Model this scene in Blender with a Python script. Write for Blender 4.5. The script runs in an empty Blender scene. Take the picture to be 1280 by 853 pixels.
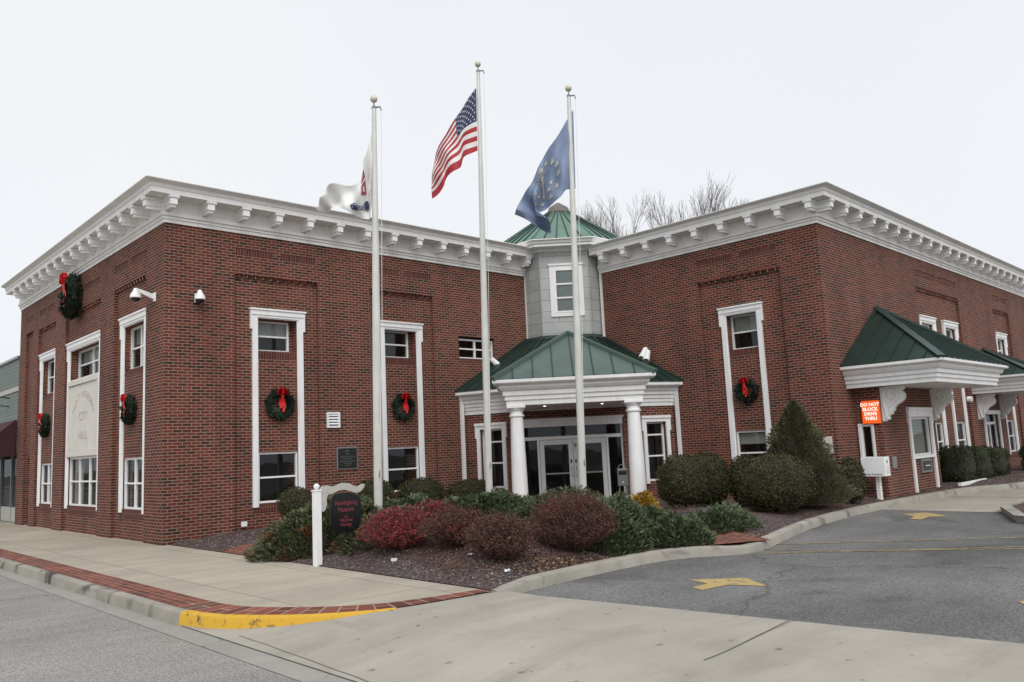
import bpy, bmesh, math, random
import numpy as np
from mathutils import Vector, Matrix, noise
random.seed(7); RNG = np.random.default_rng(11)
V = Vector; R = math.radians
scn = bpy.context.scene
COL = bpy.data.collections.new('place'); scn.collection.children.link(COL)

# ------------------------------------------------------------------ materials
def new_mat(name):
    m = bpy.data.materials.new(name); m.use_nodes = True
    nt = m.node_tree; b = nt.nodes['Principled BSDF']
    return m, nt, b
def N(nt, t, **k):
    n = nt.nodes.new(t)
    for a, v in k.items():
        if a in n.bl_rna.properties: setattr(n, a, v)
        else: n.inputs[a.replace('_', ' ')].default_value = v
    return n
def L(nt, a, b): nt.links.new(a, b)
def ramp(nt, stops, interp='LINEAR'):
    r = nt.nodes.new('ShaderNodeValToRGB'); r.color_ramp.interpolation = interp
    e = r.color_ramp.elements
    while len(e) < len(stops): e.new(.5)
    for el, (p, c) in zip(e, stops): el.position = p; el.color = (*c, 1)
    return r
def plain(name, col, rough=.6, metal=0., var=.0, scale=6., spec=.5, bump=0., bscale=60., streak=0.):
    m, nt, b = new_mat(name)
    b.inputs['Roughness'].default_value = rough; b.inputs['Metallic'].default_value = metal
    b.inputs['Specular IOR Level'].default_value = spec
    tc = N(nt, 'ShaderNodeTexCoord')
    if var:
        n = N(nt, 'ShaderNodeTexNoise'); n.inputs['Scale'].default_value = scale; n.inputs['Detail'].default_value = 6
        L(nt, tc.outputs['Object'], n.inputs['Vector'])
        r = ramp(nt, [(.25, tuple(c*(1-var) for c in col)), (.75, tuple(min(1, c*(1+var)) for c in col))])
        L(nt, n.outputs['Fac'], r.inputs['Fac']); outc = r.outputs['Color']
        if streak:
            ms = N(nt, 'ShaderNodeMapping'); ms.inputs['Scale'].default_value = (9, 9, .8); L(nt, tc.outputs['Object'], ms.inputs['Vector'])
            n5 = N(nt, 'ShaderNodeTexNoise'); n5.inputs['Scale'].default_value = 1; n5.inputs['Detail'].default_value = 6; L(nt, ms.outputs[0], n5.inputs['Vector'])
            r5 = ramp(nt, [(.3, (1-streak, 1-streak*1.05, 1-streak*1.2)), (.55, (1, 1, 1))]); L(nt, n5.outputs['Fac'], r5.inputs['Fac'])
            m5 = N(nt, 'ShaderNodeMix', data_type='RGBA', blend_type='MULTIPLY'); m5.inputs['Factor'].default_value = 1; L(nt, outc, m5.inputs[6]); L(nt, r5.outputs['Color'], m5.inputs[7]); outc = m5.outputs[2]
        L(nt, outc, b.inputs['Base Color'])
    else: b.inputs['Base Color'].default_value = (*col, 1)
    if bump:
        n2 = N(nt, 'ShaderNodeTexNoise'); n2.inputs['Scale'].default_value = bscale; n2.inputs['Detail'].default_value = 4
        L(nt, tc.outputs['Object'], n2.inputs['Vector'])
        bp = N(nt, 'ShaderNodeBump'); bp.inputs['Strength'].default_value = bump; bp.inputs['Distance'].default_value = .02
        L(nt, n2.outputs['Fac'], bp.inputs['Height']); L(nt, bp.outputs['Normal'], b.inputs['Normal'])
    return m
def brick_mat(name, w, h, mortar, stops, mcol, offset=.5, bump=.5, dirt=.25, rough=.85, rot=False):
    m, nt, b = new_mat(name); b.inputs['Roughness'].default_value = rough
    b.inputs['Specular IOR Level'].default_value = .25
    uv = N(nt, 'ShaderNodeUVMap'); src = uv.outputs['UV']
    if rot:
        mp = N(nt, 'ShaderNodeMapping'); mp.inputs['Rotation'].default_value = (0, 0, R(90)); L(nt, src, mp.inputs['Vector']); src = mp.outputs['Vector']
    # slight irregularity of the coursing
    br = N(nt, 'ShaderNodeTexBrick'); br.offset = offset; br.squash = 1
    for k, v in (('Color1', (0, 0, 0, 1)), ('Color2', (1, 1, 1, 1)), ('Mortar', (0, 0, 0, 1))): br.inputs[k].default_value = v
    br.inputs['Scale'].default_value = 1; br.inputs['Mortar Size'].default_value = mortar
    br.inputs['Mortar Smooth'].default_value = .15; br.inputs['Brick Width'].default_value = w; br.inputs['Row Height'].default_value = h
    L(nt, src, br.inputs['Vector'])
    rp = ramp(nt, stops); L(nt, br.outputs['Color'], rp.inputs['Fac'])
    big = N(nt, 'ShaderNodeTexNoise'); big.inputs['Scale'].default_value = .7; big.inputs['Detail'].default_value = 5
    mpb = N(nt, 'ShaderNodeMapping'); mpb.inputs['Scale'].default_value = (1.6, .45, 1); L(nt, uv.outputs['UV'], mpb.inputs['Vector']); L(nt, mpb.outputs[0], big.inputs['Vector'])
    fine = N(nt, 'ShaderNodeTexNoise'); fine.inputs['Scale'].default_value = 45; fine.inputs['Detail'].default_value = 3
    L(nt, uv.outputs['UV'], fine.inputs['Vector'])
    mr = N(nt, 'ShaderNodeMapRange'); mr.inputs['From Min'].default_value = .3; mr.inputs['From Max'].default_value = .7
    mr.inputs['To Min'].default_value = 1-dirt; mr.inputs['To Max'].default_value = 1+dirt*.6; L(nt, big.outputs['Fac'], mr.inputs['Value'])
    mr2 = N(nt, 'ShaderNodeMapRange'); mr2.inputs['To Min'].default_value = .65; mr2.inputs['To Max'].default_value = 1.35; L(nt, fine.outputs['Fac'], mr2.inputs['Value'])
    mul = N(nt, 'ShaderNodeMath', operation='MULTIPLY'); L(nt, mr.outputs[0], mul.inputs[0]); L(nt, mr2.outputs[0], mul.inputs[1])
    mix = N(nt, 'ShaderNodeMix', data_type='RGBA'); L(nt, br.outputs['Fac'], mix.inputs['Factor'])
    L(nt, rp.outputs['Color'], mix.inputs[6]); mix.inputs[7].default_value = (*mcol, 1)
    vm = N(nt, 'ShaderNodeVectorMath', operation='SCALE'); L(nt, mix.outputs[2], vm.inputs[0]); L(nt, mul.outputs[0], vm.inputs['Scale'])
    L(nt, vm.outputs[0], b.inputs['Base Color'])
    inv = N(nt, 'ShaderNodeMath', operation='SUBTRACT'); inv.inputs[0].default_value = 1; L(nt, br.outputs['Fac'], inv.inputs[1])
    ad = N(nt, 'ShaderNodeMath', operation='MULTIPLY_ADD'); L(nt, fine.outputs['Fac'], ad.inputs[0]); ad.inputs[1].default_value = .35; L(nt, inv.outputs[0], ad.inputs[2])
    bp = N(nt, 'ShaderNodeBump'); bp.inputs['Strength'].default_value = bump; bp.inputs['Distance'].default_value = .008
    L(nt, ad.outputs[0], bp.inputs['Height']); L(nt, bp.outputs['Normal'], b.inputs['Normal'])
    return m
BR = [(0, (.045, .024, .018)), (.12, (.065, .025, .018)), (.3, (.11, .026, .018)), (.6, (.145, .032, .0215)), (.88, (.18, .045, .029)), (1, (.11, .028, .019))]
M = {}
M['brick'] = brick_mat('red_brick', .2032, .0677, .0085, BR, (.29, .21, .16), dirt=.22)
M['soldier'] = brick_mat('soldier_brick', .2032, .0677, .0075, [(0, (.075, .025, .02)), (1, (.15, .038, .03))], (.2, .13, .1), offset=0, rot=True)
M['paver'] = brick_mat('red_paver', .205, .105, .006, [(0, (.12, .04, .03)), (.5, (.2, .058, .04)), (.85, (.26, .085, .058)), (1, (.11, .065, .05))], (.34, .26, .2), bump=.3)
M['white'] = plain('white_paint', (.84, .84, .83), .45, var=.05, scale=1.5, streak=.08)
M['trim'] = plain('white_trim_paint', (.89, .89, .89), .4, var=.04, scale=2, streak=.08)
M['cream'] = plain('cornice_paint', (.84, .83, .81), .5, streak=.07, var=.06, scale=2.5, bump=.1, bscale=30)
M['pole'] = plain('pole_paint', (.66, .66, .62), .35, metal=.15, var=.1, scale=3, streak=.12)
M['glass_dark'] = None
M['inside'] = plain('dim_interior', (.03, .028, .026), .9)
M['blind'] = plain('blind_fabric', (.55, .53, .48), .8, var=.1, scale=4)
M['curtain'] = plain('curtain_fabric', (.42, .36, .28), .9, var=.3, scale=8)
M['grey_metal'] = plain('grey_metal', (.3, .31, .31), .4, metal=.6, var=.1)
M['black_metal'] = plain('black_metal', (.02, .02, .02), .4)
M['cap_metal'] = plain('weathered_cap', (.15, .135, .12), .6, var=.2, scale=5)
M['bronze'] = plain('dark_bronze', (.035, .038, .034), .35, metal=.5, var=.3, scale=30)
M['roofing'] = plain('roof_membrane', (.12, .12, .12), .9, var=.2)
M['red_ribbon'] = plain('red_ribbon', (.62, .012, .015), .5, var=.15, scale=20)
M['gold'] = plain('gold_finish', (.66, .6, .48), .4, metal=.1)
M['bark'] = plain('grey_bark', (.16, .13, .115), .9, var=.3, scale=12)
M['stem'] = plain('dark_stems', (.11, .065, .05), .9, var=.3, scale=12)
def seam_metal(name, col, rough=.45):
    m, nt, b = new_mat(name); b.inputs['Roughness'].default_value = rough; b.inputs['Metallic'].default_value = .0
    b.inputs['Specular IOR Level'].default_value = .6
    tc = N(nt, 'ShaderNodeTexCoord'); n = N(nt, 'ShaderNodeTexNoise'); n.inputs['Scale'].default_value = 1.6; n.inputs['Detail'].default_value = 7
    L(nt, tc.outputs['Object'], n.inputs['Vector'])
    r = ramp(nt, [(.3, tuple(c*.82 for c in col)), (.7, tuple(c*1.14 for c in col))]); L(nt, n.outputs['Fac'], r.inputs['Fac']); L(nt, r.outputs['Color'], b.inputs['Base Color'])
    n3 = N(nt, 'ShaderNodeTexNoise'); n3.inputs['Scale'].default_value = 2.2; L(nt, tc.outputs['Object'], n3.inputs['Vector'])
    bp = N(nt, 'ShaderNodeBump'); bp.inputs['Strength'].default_value = .25; bp.inputs['Distance'].default_value = .03
    L(nt, n3.outputs['Fac'], bp.inputs['Height']); L(nt, bp.outputs['Normal'], b.inputs['Normal'])
    return m
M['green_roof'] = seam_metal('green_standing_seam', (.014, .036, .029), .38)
M['green_glare'] = seam_metal('glare_green_seam', (.075, .118, .1), .45)  # roof green with sky glare painted in, for portico front slope and hip caps
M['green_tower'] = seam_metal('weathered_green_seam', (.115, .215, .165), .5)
M['seam_line'] = plain('dark_green_seam', (.012, .03, .025), .5)
def glass():
    m = bpy.data.materials.new('window_glass'); m.use_nodes = True; nt = m.node_tree; nt.nodes.clear()
    o = N(nt, 'ShaderNodeOutputMaterial'); tr = N(nt, 'ShaderNodeBsdfTransparent'); tr.inputs['Color'].default_value = (.66, .7, .69, 1)
    gl = N(nt, 'ShaderNodeBsdfGlossy'); gl.inputs['Roughness'].default_value = .02; gl.inputs['Color'].default_value = (.85, .9, .95, 1)
    lw = N(nt, 'ShaderNodeLayerWeight'); lw.inputs['Blend'].default_value = .12
    mr = N(nt, 'ShaderNodeMapRange'); mr.inputs['To Min'].default_value = .035; mr.inputs['To Max'].default_value = .4; L(nt, lw.outputs['Facing'], mr.inputs['Value'])
    tc = N(nt, 'ShaderNodeTexCoord'); n = N(nt, 'ShaderNodeTexNoise'); n.inputs['Scale'].default_value = 1.1; L(nt, tc.outputs['Object'], n.inputs['Vector'])
    bp = N(nt, 'ShaderNodeBump'); bp.inputs['Strength'].default_value = .15; bp.inputs['Distance'].default_value = .02; L(nt, n.outputs['Fac'], bp.inputs['Height']); L(nt, bp.outputs['Normal'], gl.inputs['Normal'])
    mx = N(nt, 'ShaderNodeMixShader'); L(nt, mr.outputs[0], mx.inputs['Fac']); L(nt, tr.outputs[0], mx.inputs[1]); L(nt, gl.outputs[0], mx.inputs[2]); L(nt, mx.outputs[0], o.inputs['Surface'])
    return m
M['glass'] = glass()
def stone_mat(name, col, var=.12, scale=.8, speck=.12, cracks=0, rough=.9, joints=None, bump=.15, blotch=None, sscale=110, spots=0):
    """concrete / asphalt: large mottling, fine speckle, optional joints and cracks, in world metres"""
    m, nt, b = new_mat(name); b.inputs['Roughness'].default_value = rough; b.inputs['Specular IOR Level'].default_value = .3
    g = N(nt, 'ShaderNodeNewGeometry'); P = g.outputs['Position']
    n1 = N(nt, 'ShaderNodeTexNoise'); n1.inputs['Scale'].default_value = scale; n1.inputs['Detail'].default_value = 8; n1.inputs['Roughness'].default_value = .6; L(nt, P, n1.inputs['Vector'])
    n2 = N(nt, 'ShaderNodeTexNoise'); n2.inputs['Scale'].default_value = sscale; n2.inputs['Detail'].default_value = 2; L(nt, P, n2.inputs['Vector'])
    m1 = N(nt, 'ShaderNodeMapRange'); m1.inputs['From Min'].default_value = .3; m1.inputs['From Max'].default_value = .7; m1.inputs['To Min'].default_value = 1-var; m1.inputs['To Max'].default_value = 1+var; L(nt, n1.outputs['Fac'], m1.inputs['Value'])
    m2 = N(nt, 'ShaderNodeMapRange'); m2.inputs['From Min'].default_value = .3; m2.inputs['From Max'].default_value = .7; m2.inputs['To Min'].default_value = 1-speck; m2.inputs['To Max'].default_value = 1+speck; L(nt, n2.outputs['Fac'], m2.inputs['Value'])
    mu = N(nt, 'ShaderNodeMath', operation='MULTIPLY'); L(nt, m1.outputs[0], mu.inputs[0]); L(nt, m2.outputs[0], mu.inputs[1]); val = mu.outputs[0]
    if blotch:      # stains of their own shape
        n4 = N(nt, 'ShaderNodeTexNoise'); n4.inputs['Scale'].default_value = blotch[0]; n4.inputs['Detail'].default_value = 5; n4.inputs['Distortion'].default_value = 1.2; L(nt, P, n4.inputs['Vector'])
        m4 = N(nt, 'ShaderNodeMapRange'); m4.inputs['From Min'].default_value = .56; m4.inputs['From Max'].default_value = .68; m4.inputs['To Min'].default_value = 1; m4.inputs['To Max'].default_value = blotch[1]; L(nt, n4.outputs['Fac'], m4.inputs['Value'])
        mu4 = N(nt, 'ShaderNodeMath', operation='MULTIPLY'); L(nt, val, mu4.inputs[0]); L(nt, m4.outputs[0], mu4.inputs[1]); val = mu4.outputs[0]
    if spots:
        n6 = N(nt, 'ShaderNodeTexNoise'); n6.inputs['Scale'].default_value = 7; n6.inputs['Detail'].default_value = 2; L(nt, P, n6.inputs['Vector'])
        m6 = N(nt, 'ShaderNodeMapRange'); m6.inputs['From Min'].default_value = .69; m6.inputs['From Max'].default_value = .75; m6.inputs['To Min'].default_value = 1; m6.inputs['To Max'].default_value = spots; L(nt, n6.outputs['Fac'], m6.inputs['Value'])
        mu7 = N(nt, 'ShaderNodeMath', operation='MULTIPLY'); L(nt, val, mu7.inputs[0]); L(nt, m6.outputs[0], mu7.inputs[1]); val = mu7.outputs[0]
        # faint tyre marks running with the drive
        mt = N(nt, 'ShaderNodeMapping'); mt.inputs['Scale'].default_value = (.35, 2.4, 1); mt.inputs['Rotation'].default_value = (0, 0, R(-12)); L(nt, P, mt.inputs['Vector'])
        n8 = N(nt, 'ShaderNodeTexNoise'); n8.inputs['Scale'].default_value = .9; n8.inputs['Detail'].default_value = 7; n8.inputs['Roughness'].default_value = .65; L(nt, mt.outputs[0], n8.inputs['Vector'])
        m8 = N(nt, 'ShaderNodeMapRange'); m8.inputs['From Min'].default_value = .35; m8.inputs['From Max'].default_value = .65; m8.inputs['To Min'].default_value = .92; m8.inputs['To Max'].default_value = 1.06; L(nt, n8.outputs['Fac'], m8.inputs['Value'])
        mu8 = N(nt, 'ShaderNodeMath', operation='MULTIPLY'); L(nt, val, mu8.inputs[0]); L(nt, m8.outputs[0], mu8.inputs[1]); val = mu8.outputs[0]
    if cracks:
        wp = N(nt, 'ShaderNodeTexNoise'); wp.inputs['Scale'].default_value = 1.5; wp.inputs['Detail'].default_value = 6; L(nt, P, wp.inputs['Vector'])
        va = N(nt, 'ShaderNodeVectorMath', operation='SCALE'); L(nt, wp.outputs['Color'], va.inputs[0]); va.inputs['Scale'].default_value = .9
        vb = N(nt, 'ShaderNodeVectorMath', operation='ADD'); L(nt, P, vb.inputs[0]); L(nt, va.outputs[0], vb.inputs[1])
        vo = N(nt, 'ShaderNodeTexVoronoi', feature='DISTANCE_TO_EDGE'); vo.inputs['Scale'].default_value = cracks; L(nt, vb.outputs[0], vo.inputs['Vector'])
        mc = N(nt, 'ShaderNodeMapRange'); mc.inputs['From Min'].default_value = .0; mc.inputs['From Max'].default_value = .006; mc.inputs['To Min'].default_value = .55; mc.inputs['To Max'].default_value = 1; L(nt, vo.outputs['Distance'], mc.inputs['Value'])
        mu5 = N(nt, 'ShaderNodeMath', operation='MULTIPLY'); L(nt, val, mu5.inputs[0]); L(nt, mc.outputs[0], mu5.inputs[1]); val = mu5.outputs[0]
    if joints:
        br = N(nt, 'ShaderNodeTexBrick'); br.offset = 0; br.inputs['Scale'].default_value = 1; br.inputs['Mortar Size'].default_value = .011; br.inputs['Mortar Smooth'].default_value = .5
        br.inputs['Brick Width'].default_value = joints[0]; br.inputs['Row Height'].default_value = joints[1]
        for k, v in (('Color1', (.93,)*3+(1,)), ('Color2', (1.05,)*3+(1,)), ('Mortar', (.5,)*3+(1,))): br.inputs[k].default_value = v
        mp = N(nt, 'ShaderNodeMapping'); mp.inputs['Location'].default_value = (joints[2], joints[3], 0); L(nt, P, mp.inputs['Vector']); L(nt, mp.outputs[0], br.inputs['Vector'])
        sp = N(nt, 'ShaderNodeSeparateColor'); L(nt, br.outputs['Color'], sp.inputs[0])
        mu6 = N(nt, 'ShaderNodeMath', operation='MULTIPLY'); L(nt, val, mu6.inputs[0]); L(nt, sp.outputs[0], mu6.inputs[1]); val = mu6.outputs[0]
    vm = N(nt, 'ShaderNodeVectorMath', operation='SCALE'); vm.inputs[0].default_value = col; L(nt, val, vm.inputs['Scale']); L(nt, vm.outputs[0], b.inputs['Base Color'])
    bp = N(nt, 'ShaderNodeBump'); bp.inputs['Strength'].default_value = bump; bp.inputs['Distance'].default_value = .01; L(nt, n2.outputs['Fac'], bp.inputs['Height']); L(nt, bp.outputs['Normal'], b.inputs['Normal'])
    return m
M['walk'] = stone_mat('sidewalk_concrete', (.41, .365, .29), .12, .9, .08, spots=.6, joints=(1.55, 1.5, .2, .35))
M['apron'] = stone_mat('apron_concrete', (.37, .345, .295), .12, .7, .1, blotch=(.8, .86), spots=.55)
M['lane'] = stone_mat('lane_concrete', (.36, .33, .28), .14, .6, .06, blotch=(.7, .75))
M['kerb'] = stone_mat('kerb_concrete', (.33, .31, .27), .2, 1.6, .1, blotch=(1.4, .5))
M['asphalt_street'] = stone_mat('street_asphalt', (.28, .268, .245), .17, .5, .42, spots=.7, cracks=.13, bump=.6, sscale=48)
M['asphalt_lot'] = stone_mat('lot_asphalt', (.155, .152, .147),  .3, .35, .42, spots=.75, cracks=.16, bump=.6, blotch=(.42, .62), sscale=42)
M['gutter'] = stone_mat('gutter_concrete', (.31, .30, .27), .15, 1.2, .12, cracks=.35)
M['ground'] = stone_mat('ground_soil', (.13, .12, .09), .2, .4, .2)
M['kerb_stained'] = stone_mat('stained_kerb_concrete', (.31, .29, .25), .25, 1.3, .12, blotch=(.9, .22))
M['limestone'] = stone_mat('limestone', (.68, .65, .6), .07, 2, .04)
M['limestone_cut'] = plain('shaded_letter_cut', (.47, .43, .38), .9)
M['tan_paint'] = plain('grey_sign_paint', (.48, .47, .43), .6, var=.08, scale=12)
def worn_paint(name, col, wear, under):
    m, nt, b = new_mat(name); b.inputs['Roughness'].default_value = .75
    g = N(nt, 'ShaderNodeNewGeometry'); n = N(nt, 'ShaderNodeTexNoise'); n.inputs['Scale'].default_value = 9; n.inputs['Detail'].default_value = 8; n.inputs['Roughness'].default_value = .7; L(nt, g.outputs['Position'], n.inputs['Vector'])
    r = ramp(nt, [(wear-.06, under), (wear+.05, col), (1, tuple(c*1.1 for c in col))]); L(nt, n.outputs['Fac'], r.inputs['Fac']); L(nt, r.outputs['Color'], b.inputs['Base Color'])
    return m
M['yellow_kerb'] = worn_paint('yellow_kerb_paint', (.62, .36, .03), .39, (.1, .075, .045))
M['yellow_line'] = worn_paint('worn_yellow_marking', (.36, .27, .1), .5, (.15, .145, .13))
M['yellow_arrow'] = worn_paint('worn_yellow_arrow', (.46, .33, .13), .42, (.17, .16, .13))
def gravel():
    m, nt, b = new_mat('lava_rock_mulch'); b.inputs['Roughness'].default_value = .95
    g = N(nt, 'ShaderNodeNewGeometry'); vo = N(nt, 'ShaderNodeTexVoronoi'); vo.inputs['Scale'].default_value = 34; L(nt, g.outputs['Position'], vo.inputs['Vector'])
    sp = N(nt, 'ShaderNodeSeparateColor'); L(nt, vo.outputs['Color'], sp.inputs[0])
    r = ramp(nt, [(0, (.03, .024, .026)), (.45, (.085, .066, .07)), (.8, (.14, .1, .1)), (.93, (.2, .15, .13)), (1, (.32, .28, .25))]); L(nt, sp.outputs[0], r.inputs['Fac'])
    n = N(nt, 'ShaderNodeTexNoise'); n.inputs['Scale'].default_value = .9; L(nt, g.outputs['Position'], n.inputs['Vector'])
    r2 = ramp(nt, [(.42, (1, 1, 1)), (.62, (.9, .62, .5))]); L(nt, n.outputs['Fac'], r2.inputs['Fac'])
    mx = N(nt, 'ShaderNodeMix', data_type='RGBA', blend_type='MULTIPLY'); mx.inputs['Factor'].default_value = 1; L(nt, r.outputs['Color'], mx.inputs[6]); L(nt, r2.outputs['Color'], mx.inputs[7]); L(nt, mx.outputs[2], b.inputs['Base Color'])
    bp = N(nt, 'ShaderNodeBump'); bp.inputs['Strength'].default_value = 1; bp.inputs['Distance'].default_value = .03; bp.invert = True; L(nt, vo.outputs['Distance'], bp.inputs['Height']); L(nt, bp.outputs['Normal'], b.inputs['Normal'])
    return m
M['gravel'] = gravel()
def leaf_mat(name, stops, nscale=3., nstops=None, rough=.6, trans=.0):
    """per-leaf random colour, plus patches of a second colour in object space"""
    m, nt, b = new_mat(name); b.inputs['Roughness'].default_value = rough; b.inputs['Specular IOR Level'].default_value = .3
    g = N(nt, 'ShaderNodeNewGeometry'); r = ramp(nt, stops); L(nt, g.outputs['Random Per Island'], r.inputs['Fac']); out = r.outputs['Color']
    if nstops:
        n = N(nt, 'ShaderNodeTexNoise'); n.inputs['Scale'].default_value = nscale; n.inputs['Detail'].default_value = 4; L(nt, g.outputs['Position'], n.inputs['Vector'])
        mr = N(nt, 'ShaderNodeMapRange'); mr.inputs['From Min'].default_value = nstops[0]; mr.inputs['From Max'].default_value = nstops[1]; L(nt, n.outputs['Fac'], mr.inputs['Value'])
        r2 = ramp(nt, nstops[2]); L(nt, g.outputs['Random Per Island'], r2.inputs['Fac'])
        mx = N(nt, 'ShaderNodeMix', data_type='RGBA'); L(nt, mr.outputs[0], mx.inputs['Factor']); L(nt, out, mx.inputs[6]); L(nt, r2.outputs['Color'], mx.inputs[7]); out = mx.outputs[2]
    L(nt, out, b.inputs['Base Color'])
    return m
M['boxwood'] = leaf_mat('boxwood_leaf', [(0, (.022, .025, .011)), (.5, (.046, .048, .016)), (.9, (.072, .068, .024)), (1, (.1, .085, .034))], 2.2, (.5, .68, [(0, (.03, .045, .014)), (1, (.1, .085, .03))]))
M['box_core'] = plain('boxwood_twigs', (.03, .027, .018), .9)
M['juniper'] = leaf_mat('juniper_spray', [(0, (.055, .068, .034)), (.5, (.12, .145, .068)), (.9, (.18, .205, .105)), (1, (.24, .24, .135))], 2.6, (.55, .63, [(0, (.13, .055, .03)), (.6, (.26, .1, .045)), (1, (.1, .1, .05))]))
M['juniper_green'] = leaf_mat('green_juniper_spray', [(0, (.05, .068, .035)), (.5, (.105, .14, .07)), (.9, (.16, .2, .11)), (1, (.22, .24, .14))])
M['spruce'] = leaf_mat('spruce_needles', [(0, (.055, .058, .03)), (.5, (.12, .12, .06)), (.9, (.17, .165, .088)), (1, (.21, .18, .105))], 2.0, (.5, .7, [(0, (.08, .065, .035)), (1, (.16, .115, .07))]))
M['barberry_red'] = leaf_mat('red_barberry_leaf', [(0, (.06, .014, .016)), (.4, (.22, .024, .032)), (.85, (.42, .04, .055)), (1, (.3, .12, .1))], 3.5, (.52, .68, [(0, (.06, .028, .024)), (1, (.15, .045, .04))]))
M['barberry_dark'] = leaf_mat('dark_barberry_leaf', [(0, (.045, .026, .022)), (.5, (.09, .04, .032)), (.9, (.15, .055, .045)), (1, (.22, .13, .095))], 2.0, (.52, .66, [(0, (.08, .022, .024)), (1, (.24, .04, .045))]))
M['yellow_leaf'] = leaf_mat('yellow_leaf', [(0, (.25, .13, .015)), (.6, (.5, .3, .03)), (1, (.55, .4, .08))])
M['hedge'] = leaf_mat('yew_leaf', [(0, (.016, .024, .013)), (.6, (.035, .05, .02)), (1, (.07, .085, .03))])
M['wreath'] = leaf_mat('wreath_needles', [(0, (.01, .022, .014)), (.7, (.022, .05, .028)), (1, (.05, .075, .04))])
M['dry_leaf'] = leaf_mat('dry_fallen_leaf', [(0, (.09, .05, .03)), (.6, (.22, .13, .075)), (1, (.4, .3, .2))])
M['flag_white'] = plain('white_nylon', (.8, .8, .78), .6, var=.05)
M['flag_red'] = plain('red_nylon', (.42, .02, .035), .6, var=.12)
M['flag_navy'] = plain('navy_nylon', (.03, .042, .11), .6, var=.15)
M['flag_blue'] = plain('faded_blue_nylon', (.21, .27, .40), .6, var=.1)
M['flag_gold'] = plain('gold_thread', (.56, .54, .45), .6)
M['flag_maroon'] = plain('maroon_print', (.36, .07, .1), .6)
M['orange'] = plain('orange_sign_face', (.95, .16, .015), .4)
M['sign_black'] = plain('sign_black', (.008, .009, .01), .35)
M['sign_red'] = plain('sign_red_letters', (.2, .035, .045), .5)
M['siding'] = None
def siding():
    m, nt, b = new_mat('green_lap_siding'); b.inputs['Roughness'].default_value = .7
    uv = N(nt, 'ShaderNodeUVMap'); br = N(nt, 'ShaderNodeTexBrick'); br.inputs['Scale'].default_value = 1; br.inputs['Brick Width'].default_value = 3.6; br.inputs['Row Height'].default_value = .12; br.inputs['Mortar Size'].default_value = .008
    for k, v in (('Color1', (.17, .2, .18, 1)), ('Color2', (.2, .235, .21, 1)), ('Mortar', (.08, .095, .085, 1))): br.inputs[k].default_value = v
    L(nt, uv.outputs['UV'], br.inputs['Vector']); L(nt, br.outputs['Color'], b.inputs['Base Color']); return m
M['siding'] = siding()
def panel_mat():
    m, nt, b = new_mat('grey_tower_panels'); b.inputs['Roughness'].default_value = .55
    uv = N(nt, 'ShaderNodeUVMap'); br = N(nt, 'ShaderNodeTexBrick'); br.inputs['Scale'].default_value = 1; br.inputs['Brick Width'].default_value = 1.05; br.inputs['Row Height'].default_value = .34; br.inputs['Mortar Size'].default_value = .008; br.offset = .5
    for k, v in (('Color1', (.40, .415, .405, 1)), ('Color2', (.46, .475, .465, 1)), ('Mortar', (.2, .21, .2, 1))): br.inputs[k].default_value = v
    L(nt, uv.outputs['UV'], br.inputs['Vector'])
    n = N(nt, 'ShaderNodeTexNoise'); n.inputs['Scale'].default_value = 2; n.inputs['Detail'].default_value = 6; L(nt, uv.outputs['UV'], n.inputs['Vector'])
    r = ramp(nt, [(.3, (.88, .88, .88)), (.7, (1.06, 1.06, 1.06))]); L(nt, n.outputs['Fac'], r.inputs['Fac'])
    mx = N(nt, 'ShaderNodeMix', data_type='RGBA', blend_type='MULTIPLY'); mx.inputs['Factor'].default_value = 1; L(nt, br.outputs['Color'], mx.inputs[6]); L(nt, r.outputs['Color'], mx.inputs[7]); L(nt, mx.outputs[2], b.inputs['Base Color']); return m
M['panel'] = panel_mat()
M['awning'] = plain('maroon_canvas', (.045, .012, .016), .85, var=.15, scale=3)
def lamp_mat():
    m, nt, b = new_mat('lit_downlight'); b.inputs['Emission Color'].default_value = (1, .9, .75, 1); b.inputs['Emission Strength'].default_value = 5; return m
M['lit'] = lamp_mat()
def led_mat(name, col, s):
    m, nt, b = new_mat(name); b.inputs['Base Color'].default_value = (*col, 1); b.inputs['Emission Color'].default_value = (*col, 1); b.inputs['Emission Strength'].default_value = s; return m
M['orange_lit'] = led_mat('backlit_orange_face', (1, .12, .01), .55)
M['white_lit'] = led_mat('backlit_white_letters', (1, .85, .75), .6)

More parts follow.
